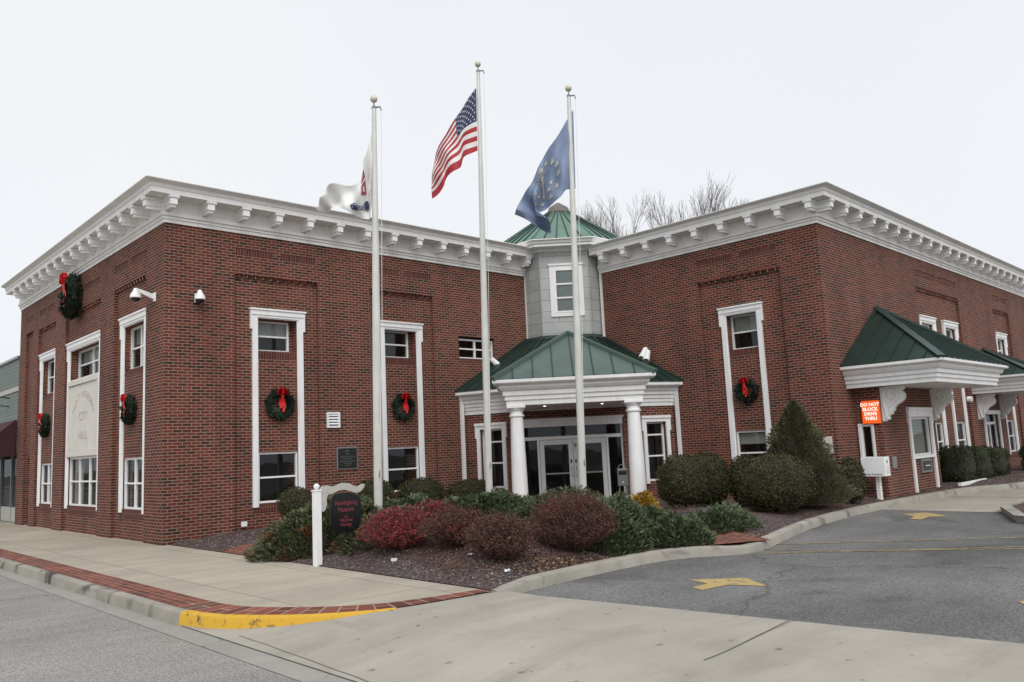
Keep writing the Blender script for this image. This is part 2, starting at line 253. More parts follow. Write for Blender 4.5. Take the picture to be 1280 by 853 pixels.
# ------------------------------------------------------------------ mesh builder
ORG = {}
def link(o, parent=None):
    COL.objects.link(o)
    if parent is not None: o.parent = parent
    return o
def props(o, label=None, cat=None, group=None, kind=None):
    if label: o['label'] = label
    if cat: o['category'] = cat
    if group: o['group'] = group
    if kind: o['kind'] = kind
    return o
def thing(name, loc, label, cat, group=None):
    o = bpy.data.objects.new(name, None); o.location = loc; link(o); ORG[o.name] = V(loc); props(o, label, cat, group); o.empty_display_size = .2
    return o
class MB:
    def __init__(s, org=(0, 0, 0)): s.v = []; s.f = []; s.m = []; s.uv = []; s.ms = []; s.org = V(org)
    def mi(s, m):
        if m not in s.ms: s.ms.append(m)
        return s.ms.index(m)
    def face(s, pts, m, uv=None):
        i = len(s.v); s.v += [V(p) for p in pts]; s.f.append(tuple(range(i, i+len(pts)))); s.m.append(s.mi(m)); s.uv.append(uv or [(0, 0)]*len(pts))
    def idx(s, verts, faces, m, uv=None):
        i = len(s.v); s.v += [V(p) for p in verts]
        for k, f in enumerate(faces):
            s.f.append(tuple(i+j for j in f)); s.m.append(s.mi(m)); s.uv.append(uv[k] if uv else [(verts[j][0], verts[j][1]) for j in f])
    def box(s, fr, u0, u1, o0, o1, z0, z1, m):
        c = [(u, o, z) for z in (z0, z1) for o in (o0, o1) for u in (u0, u1)]
        P = [fr(*q) for q in c]
        F = [(0, 1, 3, 2), (4, 6, 7, 5), (0, 4, 5, 1), (2, 3, 7, 6), (0, 2, 6, 4), (1, 5, 7, 3)]
        uv = []
        for f in F:
            us = [c[j] for j in f]
            du = max(q[0] for q in us)-min(q[0] for q in us); dz = max(q[2] for q in us)-min(q[2] for q in us)
            if dz == 0: uv.append([(q[0], q[1]) for q in us])
            elif du == 0: uv.append([(q[1], q[2]) for q in us])
            else: uv.append([(q[0], q[2]) for q in us])
        s.idx(P, F, m, uv)
    def tube(s, path, rad, m, n=8, cap=True):
        path = [V(p) for p in path]; rings = []
        up = V((0, 0, 1))
        for k, p in enumerate(path):
            d = (path[min(k+1, len(path)-1)]-path[max(k-1, 0)]).normalized()
            a = d.cross(up); a = a.normalized() if a.length > 1e-3 else V((1, 0, 0)); b = d.cross(a)
            r = rad[k] if isinstance(rad, (list, tuple)) else rad
            rings.append([p+(a*math.cos(t)+b*math.sin(t))*r for t in [2*math.pi*j/n for j in range(n)]])
        V0 = [q for g in rings for q in g]; F = []
        for k in range(len(path)-1):
            for j in range(n):
                F.append((k*n+j, k*n+(j+1) % n, (k+1)*n+(j+1) % n, (k+1)*n+j))
        if cap: F += [tuple(range(n)), tuple((len(path)-1)*n+j for j in range(n))]
        s.idx(V0, F, m)
    def lathe(s, c, prof, m, n=20):
        V0 = [V(c)+V((r*math.cos(2*math.pi*j/n), r*math.sin(2*math.pi*j/n), z)) for r, z in prof for j in range(n)]; F = []
        for k in range(len(prof)-1):
            for j in range(n): F.append((k*n+j, k*n+(j+1) % n, (k+1)*n+(j+1) % n, (k+1)*n+j))
        F += [tuple(range(n)), tuple((len(prof)-1)*n+j for j in range(n))]
        s.idx(V0, F, m)
    def prism(s, pts, vec, m):
        n = len(pts); a = [V(p) for p in pts]; b = [p+V(vec) for p in a]
        F = [tuple(range(n)), tuple(range(n, 2*n))]+[(i, (i+1) % n, n+(i+1) % n, n+i) for i in range(n)]
        s.idx(a+b, F, m)
    def build(s, name, parent=None, smooth=False, recalc=True, weld=True, bevel=0):
        me = bpy.data.meshes.new(name); org = ORG[parent.name] if parent is not None and parent.name in ORG else (s.org)
        me.from_pydata([tuple(p-org) for p in s.v], [], s.f)
        for m in s.ms: me.materials.append(M[m] if isinstance(m, str) else m)
        me.polygons.foreach_set('material_index', s.m)
        ul = me.uv_layers.new(name='UVMap'); flat = [c for f in s.uv for q in f for c in q]; ul.data.foreach_set('uv', flat)
        if recalc:
            bm = bmesh.new(); bm.from_mesh(me)
            if weld: bmesh.ops.remove_doubles(bm, verts=bm.verts, dist=1e-5)
            bmesh.ops.recalc_face_normals(bm, faces=bm.faces)
            bm.to_mesh(me); bm.free()
        if smooth: me.polygons.foreach_set('use_smooth', [True]*len(me.polygons))
        o = bpy.data.objects.new(name, me); link(o, parent)
        if parent is None: o.location = s.org
        ORG[o.name] = V(org)
        if smooth:
            try: me.set_sharp_from_angle(angle=R(40))
            except Exception: pass
        if bevel:
            bv = o.modifiers.new('bevel', 'BEVEL'); bv.width = bevel; bv.segments = 2; bv.limit_method = 'ANGLE'; bv.angle_limit = R(40)
        return o
def text_geo(body, size=1., extrude=0.):
    c = bpy.data.curves.new('t', 'FONT'); c.body = body; c.size = size; c.extrude = extrude; c.align_x = 'CENTER'; c.resolution_u = 3
    o = bpy.data.objects.new('t', c); scn.collection.objects.link(o)
    dg = bpy.context.evaluated_depsgraph_get(); me = bpy.data.meshes.new_from_object(o.evaluated_get(dg))
    v = [tuple(q.co) for q in me.vertices]; f = [tuple(p.vertices) for p in me.polygons]
    bpy.data.objects.remove(o); bpy.data.curves.remove(c); bpy.data.meshes.remove(me)
    return v, f
def add_text(mb, body, fr_uz, size, m, bold=0., depth=.004, sx=1.):
    """fr_uz(x, y, d) maps text plane to the world"""
    v, f = text_geo(body, size, .5)
    if bold:
        for dx, dy in ((bold, 0), (-bold, 0), (0, bold), (0, -bold)): mb.idx([fr_uz(x*sx+dx, y+dy, (0 if z < 0 else depth*(1+.02*dx/bold+.04*dy/bold))) for x, y, z in v], f, m)
    mb.idx([fr_uz(x*sx, y, (0 if z < 0 else depth*1.1)) for x, y, z in v], f, m)

# ------------------------------------------------------------------ frames (metres; x along the garden front, y along the street front)
DL = -0.02886; Pr = V((12.8136, -8.8023, 0)); cd = V((math.sin(DL), math.cos(DL), 0)); dd = V((math.cos(DL), -math.sin(DL), 0))
Oe = V((12.62, 0, 0)); so = V((-.70711, -.70711, 0)); to = V((.70711, -.70711, 0)); Z = V((0, 0, 1))
fA = lambda u, o, z: V((-o, u, z))
fB = lambda u, o, z: V((u, -o, z))
fC = lambda u, o, z: Pr+cd*u-dd*o+Z*z
fD = lambda u, o, z: Pr+dd*u-cd*o+Z*z
fE = lambda t, s, z: Oe+to*t+so*s+Z*z
FL0 = V((8.465, 0, 0)); FL1 = V((8.9006, -1.4001, 0)); FR0 = V((11.22, -3.7194, 0)); FR1 = V((12.6624, -4.2002, 0))
def seg_frame(a, b):
    d = (b-a).normalized(); n = V((d.y, -d.x, 0))
    return (lambda u, o, z: a+d*u+n*o+Z*z), (b-a).length, d, n
fFL, LFL, dFL, nFL = seg_frame(FL0, FL1); fFR, LFR, dFR, nFR = seg_frame(FR0, FR1)
fEc, LEC, dEC, nEC = seg_frame(FL1, FR0)
H = 7.05; Hr = 6.975
def relief(mb, fr, u0, u1, z0, z1, cells, m='brick', base=0., us=(), swap=False):
    """a wall face as a relief: cells = (ua, ub, za, zb, depth, material); later cells win"""
    U = sorted({u0, u1, *[c[0] for c in cells], *[c[1] for c in cells]}); U = [u for u in U if u0 <= u <= u1]
    W = sorted({z0, z1, *[c[2] for c in cells], *[c[3] for c in cells]}); W = [w for w in W if z0 <= w <= z1]
    def at(u, w):
        r = (base, m)
        for c in cells:
            if c[0] < u < c[1] and c[2] < w < c[3]: r = (c[4], c[5] if len(c) > 5 and c[5] else m)
        return r
    G = [[at((U[i]+U[i+1])/2, (W[j]+W[j+1])/2) for j in range(len(W)-1)] for i in range(len(U)-1)]
    for i in range(len(U)-1):
        for j in range(len(W)-1):
            d, mm = G[i][j]; a, b, p, q = U[i], U[i+1], W[j], W[j+1]
            mb.face([fr(a, -d, p), fr(b, -d, p), fr(b, -d, q), fr(a, -d, q)], mm, [(a, p), (b, p), (b, q), (a, q)])
            if i+1 < len(U)-1 and G[i+1][j][0] != d:
                e = G[i+1][j][0]; mat = 'brick' if m == 'brick' else m
                mb.face([fr(b, -d, p), fr(b, -e, p), fr(b, -e, q), fr(b, -d, q)], mat, [(d, p), (e, p), (e, q), (d, q)])
            if j+1 < len(W)-1 and G[i][j+1][0] != d:
                e = G[i][j+1][0]
                mb.face([fr(a, -d, q), fr(b, -d, q), fr(b, -e, q), fr(a, -e, q)], m, [(a, d), (b, d), (b, e), (a, e)])
def sweep(mb, path, prof, m, start=None, end=None, cap=True):
    """closed profile [(out, z)] swept along path [(point)], outward = right-hand side; start/end = explicit offset vectors"""
    P = [V(p) for p in path]; n = len(P); nr = []
    for i in range(n-1):
        d = (P[i+1]-P[i]).normalized(); nr.append(V((d.y, -d.x, 0)))
    off = []
    for i in range(n):
        if i == 0: off.append(V(start) if start is not None else nr[0])
        elif i == n-1: off.append(V(end) if end is not None else nr[-1])
        else:
            b = (nr[i-1]+nr[i]); off.append(b/(b.dot(nr[i])))
    k = len(prof); V0 = [P[i]+off[i]*o+Z*z for i in range(n) for o, z in prof]; F = []
    for i in range(n-1):
        for j in range(k): F.append((i*k+j, i*k+(j+1) % k, (i+1)*k+(j+1) % k, (i+1)*k+j))
    if cap: F += [tuple(range(k)), tuple((n-1)*k+j for j in range(k))]
    mb.idx(V0, F, m)

# ================================================================== THE CITY HALL
hall = thing('city_hall', (0, 0, 0), 'two-storey red brick city hall with white bracketed cornice and green-roofed corner tower', 'building')
INS = 'inside'
def opening(u0, u1, z0, z1, d=.75): return (u0, u1, z0, z1, d, INS)
def window(fr, u0, u1, z0, z1, d, cols=1, rails=(.5,), fw=.045, blind=None, par=None, name='window', fcol='trim', curtain=False, blindtop=None):
    """frame set d behind the wall face (o=-d); frame > pane, blind"""
    mb = MB(); t = .05
    mb.box(fr, u0, u0+fw, -d-t, -d+.02, z0, z1, fcol); mb.box(fr, u1-fw, u1, -d-t, -d+.02, z0, z1, fcol)
    mb.box(fr, u0+fw, u1-fw, -d-t, -d+.018, z0, z0+fw, fcol); mb.box(fr, u0+fw, u1-fw, -d-t, -d+.018, z1-fw, z1, fcol)
    for k in range(1, cols):
        c = u0+(u1-u0)*k/cols; mb.box(fr, c-fw*.55, c+fw*.55, -d-t, -d+.014, z0+fw, z1-fw, fcol)
    for r_ in rails:
        zz = z0+(z1-z0)*r_; mb.box(fr, u0+fw, u1-fw, -d-t+.003, -d+.009, zz-fw*.45, zz+fw*.45, fcol)
    o = mb.build(name, par or hall)
    if (par is None) or par is hall:
        g = MB(); g.face([fr(u0+.01, -d-.03, z0+.01), fr(u1-.01, -d-.03, z0+.01), fr(u1-.01, -d-.03, z1-.01), fr(u0+.01, -d-.03, z1-.01)], 'glass'); 
        g.build('pane', o, recalc=False)
        if blind:
            b = MB(); zb = z0+(z1-z0)*(1-blind); b.box(fr, u0+.03, u1-.03, -d-.12, -d-.10, zb, z1-.02, 'blind'); b.build('blind', o)
        if curtain:
            n = 10
            for s_ in (0, 1):
                b = MB()
                a = u0+.03 if s_ == 0 else u1-.03-.3*(u1-u0); w_ = .3*(u1-u0)
                pts = [(a+w_*k/n, -d-.12-.025*(k % 2)) for k in range(n+1)]
                for p, q in zip(pts, pts[1:]): b.face([fr(p[0], p[1], z0+.05), fr(q[0], q[1], z0+.05), fr(q[0], q[1], z1-.03), fr(p[0], p[1], z1-.03)], 'curtain')
                b.build('curtain', o, recalc=False)
    return o
def casing(fr, u0, u1, z0, z1, rec, w=.125, ear=.05, earh=.42, par=None):
    """white casing round a full-height strip: jambs, header with ears; rec = depth of the panel it stands on"""
    mb = MB(); o0 = -rec-.01; o1 = -rec+.055
    mb.box(fr, u0, u0+w, o0, o1, z0, z1-w, 'trim'); mb.box(fr, u1-w, u1, o0, o1, z0, z1-w, 'trim')
    mb.box(fr, u0, u1, o0, o1, z1-w, z1, 'trim')
    mb.box(fr, u0-ear, u1+ear, o0, o1+.022, z1-w*.55, z1+.045, 'trim'); mb.box(fr, u0-ear-.02, u1+ear+.02, o0, o1+.05, z1+.045, z1+.085, 'trim')
    mb.box(fr, u0-ear, u0-.001, o0, o1+.012, z1-earh, z1-w*.55, 'trim'); mb.box(fr, u1+.001, u1+ear, o0, o1+.012, z1-earh, z1-w*.55, 'trim')
    # inner bead
    mb.box(fr, u0+w, u0+w+.025, -rec-.02, -rec+.03, z0, z1-w-.025, 'trim'); mb.box(fr, u1-w-.025, u1-w, -rec-.02, -rec+.03, z0, z1-w-.025, 'trim')
    mb.box(fr, u0+w, u1-w, -rec-.02, -rec+.03, z1-w-.025, z1-w, 'trim')
    return mb.build('window_casing', par or hall)
def soldiers(u0, u1, z=6.5, h=.2): 
    m = (u0+u1)/2; return [(u0+.02, m-.1, z, z+h, .012, 'soldier'), (m+.1, u1-.02, z, z+h, .012, 'soldier')]
def corbel(mb, fr, u0, u1, z, rec):
    """dog-tooth course under the head of a recess"""
    n = max(2, int((u1-u0)/.205)); w = (u1-u0)/n
    mb.box(fr, u0, u1, -rec, -.004, z-.068, z-.0, 'brick')
    for k in range(n):
        a = u0+w*k
        mb.idx([fr(a+.01, -rec, z-.14), fr(a+w-.01, -rec, z-.14), fr(a+w/2, -.012, z-.14), fr(a+.01, -rec, z-.07), fr(a+w-.01, -rec, z-.07), fr(a+w/2, -.012, z-.07)], [(0, 1, 2), (3, 5, 4), (0, 3, 4, 1), (1, 4, 5, 2), (2, 5, 3, 0)], 'brick')
RC = .09
def fullbay(fr, u0, u1, ztop=5.22, up=(4.28, 5.03), lo=(.7, 1.89), rec=RC, dup=.3, dlo=.14, z0=.62):
    """cells for a casing strip with an upper and a lower window"""
    i0, i1 = u0+.15, u1-.15
    return [(i0, i1, up[0], up[1], .75, INS), (i0, i1, lo[0], lo[1], .75, INS), (i0+.001, i1-.001, up[0]-.2, up[0], rec+.03, 'soldier'), (i0-.12, i1+.12, lo[0]-.2, lo[0]-.001, rec-.02, 'soldier')]
# ---- street front (A)
wA = MB(); cA = []
cA += [(1.12, 3.38, -.3, 6.14, RC), (4.42, 7.62, -.3, 6.14, RC), (8.6, 10.6, -.3, 6.14, RC), (11.24, 12.15, 2.1, 6.14, RC), (11.24, 12.0, -.3, 2.1, .25)]
for a, b in ((1.12, 3.38), (4.5, 7.5), (8.75, 10.5), (11.25, 12.15)): cA += soldiers(a, b, 6.48, .17)
for a, b in ((1.23, 2.93),): cA += fullbay(fA, a, b, up=(4.0, 5.03))
cA += fullbay(fA, 8.7, 10.4, up=(4.0, 5.03)); cA += fullbay(fA, 4.5, 7.45, up=(4.16, 5.0), lo=(.7, 2.0))
# keep a brick jamb on each side of the set-back upper windows, then the window
relief(wA, fA, 0, 12.65, -.3, H+.05, cA)
for a, b in ((1.12, 3.38), (4.42, 7.62), (8.6, 10.6)): corbel(wA, fA, a, b, 6.14, RC)
wA.box(fA, 12.65, 12.9, -6, 0, -.3, H+.05, 'brick')   # return at the far end
# ---- garden front (B)
cB = [(1.6, 3.78, -.3, 6.12, RC), (5.32, 7.42, -.3, 6.12, RC)]
for a, b in ((1.62, 3.76), (5.34, 7.4)): cB += soldiers(a, b, 6.5, .18)
cB += fullbay(fB, 2.06, 3.38, lo=(.7, 1.87)); cB += fullbay(fB, 5.66, 7.0, lo=(.7, 1.87)); cB += [(8.32, 9.7, 4.34, 4.98, .75, INS), (8.32, 9.7, 4.2, 4.34, .01, 'soldier')]
relief(wA, fB, 0, 11.9, -.3, H+.05, cB)
corbel(wA, fB, 1.6, 3.78, 6.12, RC); corbel(wA, fB, 5.32, 7.42, 6.12, RC)
wA.build('west_wing_wall', hall, recalc=False)
# ---- right wing, C (faces the garden) and D (faces the drive)
wC = MB(); cC = [(1.1, 3.55, -.3, 6.1, RC), (1.12, 2.2, 6.46, 6.64, .012, 'soldier'), (2.4, 3.53, 6.46, 6.64, .012, 'soldier')]
cC += fullbay(fC, 1.74, 2.93, up=(4.06, 5.0), lo=(.7, 1.87))
relief(wC, fC, 0, 7.4, -.3, Hr+.05, cC); corbel(wC, fC, 1.1, 3.55, 6.1, RC)
DE = 19.35
cD = [(6.6, 10.6, -.3, 6.1, RC), (14.55, 16.68, -.3, 6.1, RC)]
cD += [(6.7, 8.5, 6.42, 6.6, .012, 'soldier'), (8.7, 10.5, 6.42, 6.6, .012, 'soldier'), (14.7, 15.6, 6.42, 6.6, .012, 'soldier'), (15.8, 16.6, 6.42, 6.6, .012, 'soldier')]
for a in (6.78, 8.95, 14.75): cD += fullbay(fD, a, a+1.33, ztop=5.12, up=(4.1, 4.95), lo=(.7, 1.87))
cD += [(11.95, 13.55, .02, 2.1, .75, INS)]
relief(wC, fD, 0, DE, -.3, Hr+.05, cD); corbel(wC, fD, 6.6, 10.6, 6.1, RC); corbel(wC, fD, 14.55, 16.68, 6.1, RC)
wC.box(fD, DE, DE+.2, -6, 0, -.3, Hr+.05, 'brick')
wC.build('east_wing_wall', hall, recalc=False)
# ---- teller bay on D
bay = MB(); ya, yb, yo = 1.16, 4.98, .65
relief(bay, lambda u, o, z: fD(u, yo+o, z), ya, yb, -.3, 2.9, [(3.02, 4.5, 1.0, 2.02, .5, INS)])
relief(bay, lambda u, o, z: fD(ya-o, u, z), 0, yo, -.3, 2.9, [(.12, .40, 1.04, 1.86, .4, INS)])
relief(bay, lambda u, o, z: fD(yb+o, u, z), 0, yo, -.3, 2.9, [])
bay.build('teller_bay_wall', hall, recalc=False)
fY = lambda u, o, z: fD(u, yo+o, z); fX = lambda u, o, z: fD(ya-o, u, z)
w = window(fY, 3.02, 4.5, 1.0, 2.02, .05, rails=(), fw=.05)
bb = MB()
for k in range(24): bb.box(fY, 3.08, 4.44, -.2, -.16, 1.05+k*.04, 1.082+k*.04, 'blind')
bb.build('blind', w)
w['label'] = 'wide drive-up teller window with lowered blinds'
mb = MB()
for a, b, z0, z1 in ((2.9, 3.02, .05, 2.2), (4.5, 4.64, .05, 2.2)): mb.box(fY, a, b, -.01, .05, z0, z1, 'trim')
mb.box(fY, 3.02, 4.5, -.01, .05, 2.03, 2.2, 'trim'); mb.box(fY, 2.86, 4.68, -.01, .08, 2.2, 2.28, 'trim'); mb.box(fY, 2.86, 2.9, -.01, .06, 1.85, 2.2, 'trim'); mb.box(fY, 4.64, 4.68, -.01, .06, 1.85, 2.2, 'trim')
mb.box(fY, 3.02, 4.5, -.01, .07, .93, 1.0, 'trim'); mb.build('window_casing', hall)
mb = MB(); mb.box(fY, 3.45, 4.2, -.01, .05, .55, .9, 'grey_metal'); mb.box(fY, 3.53, 4.12, .051, .06, .6, .85, 'black_metal'); mb.box(fY, 3.68, 4.0, .061, .075, .715, .735, 'white'); mb.build('deposit_drawer', hall)
mb = MB(); mb.box(fY, 1.52, 1.8, 0, .03, .76, 1.05, 'grey_metal'); mb.build('access_plate', hall, bevel=.006)
w = window(fX, .12, .40, 1.04, 1.86, .02, rails=(), fw=.035)
mb = MB(); mb.box(fX, .06, .12, -.01, .03, .98, 1.9, 'trim'); mb.box(fX, .40, .45, -.01, .03, .98, 1.9, 'trim'); mb.box(fX, .12, .4, -.01, .03, 1.86, 1.9, 'trim'); mb.box(fX, .06, .45, -.01, .04, .96, .98, 'trim'); mb.build('window_casing', hall)
# ---- windows and casings of the wings
def bay_set(fr, u0, u1, up, lo, top, cols=1, ub=0, lb=0, cur=False, side=None, du=.33):
    casing(fr, u0, u1, .62, top, RC)
    i0, i1 = u0+.15, u1-.15
    if side == 'hi': i1u = i1-.1; i0u = i0
    elif side == 'lo': i1u = i1; i0u = i0+.1
    else: i0u, i1u = i0, i1
    # wooden head filling between upper window and casing
    window(fr, i0u, i1u, up[0], up[1], du, cols=cols if cols < 3 else 2, blind=ub)
    if side:
        mb = MB(); a, b = (i1u, i1) if side == 'hi' else (i0, i0u); mb.box(fr, a, b, -du-.07, -du+.01, up[0], up[1], 'brick'); mb.build('jamb_infill', hall)
    window(fr, i0, i1, lo[0], lo[1], .14, cols=cols, blind=lb, curtain=cur)
bay_set(fA, 1.23, 2.93, (4.0, 5.03), (.7, 1.89), 5.2, cols=2, ub=.4, du=.24)
bay_set(fA, 4.5, 7.45, (4.16, 5.0), (.7, 2.0), 5.14, cols=3, ub=.5, cur=True, du=.3)
bay_set(fA, 8.7, 10.4, (4.0, 5.03), (.7, 1.89), 5.17, cols=2, du=.24)
bay_set(fB, 2.06, 3.38, (4.28, 5.03), (.7, 1.87), 5.2, side='hi', ub=.45, lb=0)
bay_set(fB, 5.66, 7.0, (4.28, 5.03), (.7, 1.87), 5.16, side='hi')
bay_set(fC, 1.74, 2.93, (4.06, 5.0), (.7, 1.87), 5.14, ub=.5, lb=.3)
for k, a in enumerate((6.78, 8.95, 14.75)): bay_set(fD, a, a+1.33, (4.1, 4.95), (.7, 1.87), 5.1, cols=2 if k == 0 else 1, side='hi', du=.16)
w = window(fB, 8.32, 9.7, 4.34, 4.92, .12, cols=2, rails=(.5,))
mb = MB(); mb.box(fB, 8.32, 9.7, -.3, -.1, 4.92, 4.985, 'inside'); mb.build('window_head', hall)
# inscription stone between the wide street windows
mb = MB(); mb.box(fA, 4.63, 7.32, -.2, -.06, 2.0, 4.16, 'limestone'); mb.box(fA, 4.63, 7.32, -.06, -.02, 3.98, 4.12, 'limestone'); mb.box(fA, 4.63, 7.32, -.06, -.02, 2.02, 2.2, 'limestone')
mb.box(fA, 4.63, 4.72, -.06, -.025, 2.2, 3.98, 'limestone'); mb.box(fA, 7.23, 7.32, -.06, -.025, 2.2, 3.98, 'limestone'); st = mb.build('inscription_stone', hall, bevel=.01)
st['label'] = 'pale limestone panel with the arched inscription'
mb = MB(); word = 'HUNTINGBURG'; nw = len(word)
for k, ch in enumerate(word):
    t = (k-(nw-1)/2)/((nw-1)/2); ang = -t*R(52); cx, cz = 5.97+math.sin(-ang)*1.02*-1, 2.62+math.cos(ang)*.98
    ca, sa = math.cos(ang), math.sin(ang)
    add_text(mb, ch, (lambda x, y, d, cx=cx, cz=cz, ca=ca, sa=sa: fA(cx-(x*ca-y*sa), -.06+d, cz+(x*sa+y*ca))), .27, 'limestone_cut', depth=.006)
for wd, zz in (('CITY', 2.98), ('HALL', 2.48)):
    add_text(mb, wd, (lambda x, y, d, zz=zz: fA(5.97-x, -.06+d, zz+y)), .34, 'limestone_cut', depth=.006)
mb.build('lettering', st)
# ---- cornice
crn_prof = [(-.25, 0), (0, 0), (.03, 0), (.03, .07), (.06, .085), (.06, .13), (.10, .15), (.10, .235), (.07, .245), (.07, .52), (.47, .52), (.47, .635), (.49, .645), (.50, .72), (.56, .742), (.60, .755), (.628, .772), (.628, .79), (-.25, .81)]
def corn(path, z, name, start=None, end=None, roofpoly=None):
    mb = MB(); sweep(mb, path, [(o, h+z) for o, h in crn_prof], 'cream', start, end)
    o = mb.build(name, hall)
    return o
c1 = corn([(0, 12.9, 0), (0, 0, 0), (11.32, 0, 0)], H-.02, 'cornice')
pB = [Pr+cd*7.0, Pr, Pr+dd*DE]
c2 = corn(pB, Hr-.02, 'cornice')
mb = MB()
for a, b, z in (((12.9, 0), (0, 0), H), ): pass
# small dentil beads under the soffit
def bracket_mesh():
    mb = MB(); f = lambda u, o, z: V((u, -o, z))
    pr = [(.05, .07), (.05, .27), (.46, .27), (.455, .235), (.44, .22), (.435, .07)]
    mb.prism([f(-.06, o, z) for o, z in ((.05, .0), (.05, .07), (.395, .07), (.39, .02), (.375, .0))], (.12, 0, 0), 'trim')
    mb.prism([f(-.08, o, z) for o, z in pr], (.16, 0, 0), 'trim')
    mb.prism([f(-.115, o, z) for o, z in ((.07, .205), (.07, .262), (.468, .262), (.468, .225), (.455, .205))], (.23, 0, 0), 'trim')
    mb.prism([f(-.09, o, z) for o, z in ((.06, .255), (.06, .269), (.475, .269), (.475, .262))], (.18, 0, 0), 'trim')
    return mb.build('tmp')
bt = bracket_mesh(); bme = bt.data; bpy.data.objects.remove(bt)
def put_bracket(fr, u, z, par):
    o = bpy.data.objects.new('bracket', bme); link(o, par)
    p0 = fr(u, 0, z); ou = fr(u, 1, z)-p0; al = Z.cross(ou)*-1
    # local x along wall, local -y outward
    xa = (-ou).cross(Z); m = Matrix((( xa.x, -ou.x, 0), (xa.y, -ou.y, 0), (0, 0, 1))).to_4x4(); m.translation = p0
    o.matrix_local = m
for k in range(14): put_bracket(fB, .03+k*.836, H+.23, c1)
for k in range(16): put_bracket(fA, .05+k*.79, H+.23, c1)
for k in range(9): put_bracket(fC, -.02+k*.826, Hr+.23, c2)
for k in range(22): put_bracket(fD, .02+k*.885, Hr+.23, c2)
mb = MB(); mb.prism([(-.2, 12.85, H+.6), (-.2, -.0+.2, H+.6), (12, .2, H+.6), (20, 5, H+.6), (20, 12.85, H+.6)], (0, 0, .08), 'roofing')
mb.prism([Pr+dd*.2+cd*.2+Z*(Hr+.6), Pr+dd*19+cd*.2+Z*(Hr+.6), Pr+dd*19+cd*14+Z*(Hr+.6), Pr+dd*6+cd*14+Z*(Hr+.6), Pr+dd*.2+cd*9+Z*(Hr+.6)], (0, 0, .07), 'roofing')
mb.build('flat_roof', hall)
# ---- tower
tc0, tsf, tw = .147, 1.6, 1.467; ap = tw/2*(1+math.sqrt(2)); ctr = fE(tc0, tsf-ap, 0); Rw = tw/2/math.sin(R(22.5))
def octo(scale, z): return [ctr+(so*math.cos(R(22.5+45*k))+to*math.sin(R(22.5+45*k)))*Rw*scale+Z*z for k in range(-4, 4)]
mb = MB(); lo_, hi_ = octo(1, 4.5), octo(1, 7.76)
for k in range(8):
    a, b = k, (k+1) % 8; mb.face([lo_[a], lo_[b], hi_[b], hi_[a]], 'panel', [(k*tw-.73+.525, 4.5), ((k+1)*tw-.73+.525, 4.5), ((k+1)*tw-.73+.525, 7.72), (k*tw-.73+.525, 7.72)])
tower = mb.build('tower_wall', hall)
mb = MB()
for k in range(8):
    p = octo(1.005, 0)[k]; d = (p-ctr).normalized(); mb.tube([p+Z*4.5, p+Z*7.72], .022, 'panel', 6)
# white corner boards where the tower meets the brick
for fr, u in ((fB, 11.10), (fC, 6.95)): mb.box(fr, u-.03, u+.03, 0, .06, 4.6, H-.02, 'cream')
mb.build('corner_trim', hall)
def octband(mb, profile, m):
    n = len(profile); V0 = []; F = []
    for s_, z_ in profile: V0 += octo(s_, z_)
    for i in range(n-1):
        for k in range(8): F.append((i*8+k, i*8+(k+1) % 8, (i+1)*8+(k+1) % 8, (i+1)*8+k))
    mb.idx(V0, F, m)
mb = MB(); octband(mb, [(1.0, 7.66), (1.02, 7.67), (1.02, 7.75), (1.2, 7.76), (1.2, 7.83), (1.225, 7.85), (1.24, 7.92), (1.27, 7.94), (1.27, 7.97), (1.1, 7.98)], 'white'); mb.build('tower_eave', hall)
mb = MB(); base = octo(1.27, 7.975); top = octo(.2, 9.36)
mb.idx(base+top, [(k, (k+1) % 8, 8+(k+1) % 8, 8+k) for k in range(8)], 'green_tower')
rt = mb.build('tower_roof', hall)
mb = MB()
for k in range(8):
    b0, b1 = base[k], base[(k+1) % 8]; t0, t1 = top[k], top[(k+1) % 8]
    for j in range(5):
        f_ = j/5; p = b0.lerp(b1, f_); mid = (f_-.5)
        if j == 0: q = t0
        else:
            # seams rise square to the eave until they meet the hip
            q = t0.lerp(t1, f_)
        n_ = (b1-b0).cross(t0-b0).normalized(); n_ = n_ if n_.z > 0 else -n_
        dirv = (q-p).normalized(); sd = dirv.cross(n_)*.014
        mb.prism([p-sd, p+sd, q+sd, q-sd], n_*(.035 if j else .045), 'seam_line' if j else 'green_tower')
mb.build('roof_seams', rt, recalc=True, weld=False)
mb = MB(); mb.idx(octo(.225, 9.33)+octo(.17, 9.56)+octo(.03, 9.74), [(k, (k+1) % 8, 8+(k+1) % 8, 8+k) for k in range(8)]+[(8+k, 8+(k+1) % 8, 16+(k+1) % 8, 16+k) for k in range(8)]+[tuple(range(16, 24))], 'cap_metal'); mb.build('tower_cap', hall)
fT = lambda u, o, z: fE(u, tsf+o, z)
mb = MB(); a0, a1, z0, z1 = -.305, .72, 5.62, 7.24
mb.box(fT, a0, a0+.15, 0, .04, z0, z1, 'white'); mb.box(fT, a1-.15, a1, 0, .04, z0, z1, 'white'); mb.box(fT, a0+.15, a1-.15, 0, .04, z1-.14, z1, 'white'); mb.box(fT, a0+.15, a1-.15, 0, .04, z0, z0+.12, 'white')
mb.box(fT, a0-.02, a1+.02, .041, .07, z1-.03, z1+.03, 'white'); mb.build('window_casing', hall)
mb = MB(); mb.box(fT, a0+.15, a1-.15, .0, .02, z0+.12, z1-.14, 'trim')
mb = MB(); zs = [z0+.12, z0+.55, z0+.98, z1-.14]
for i in range(3):
    mb.box(fT, a0+.15, a1-.15, .004, .05, zs[i]-.0, zs[i]+.05, 'trim')
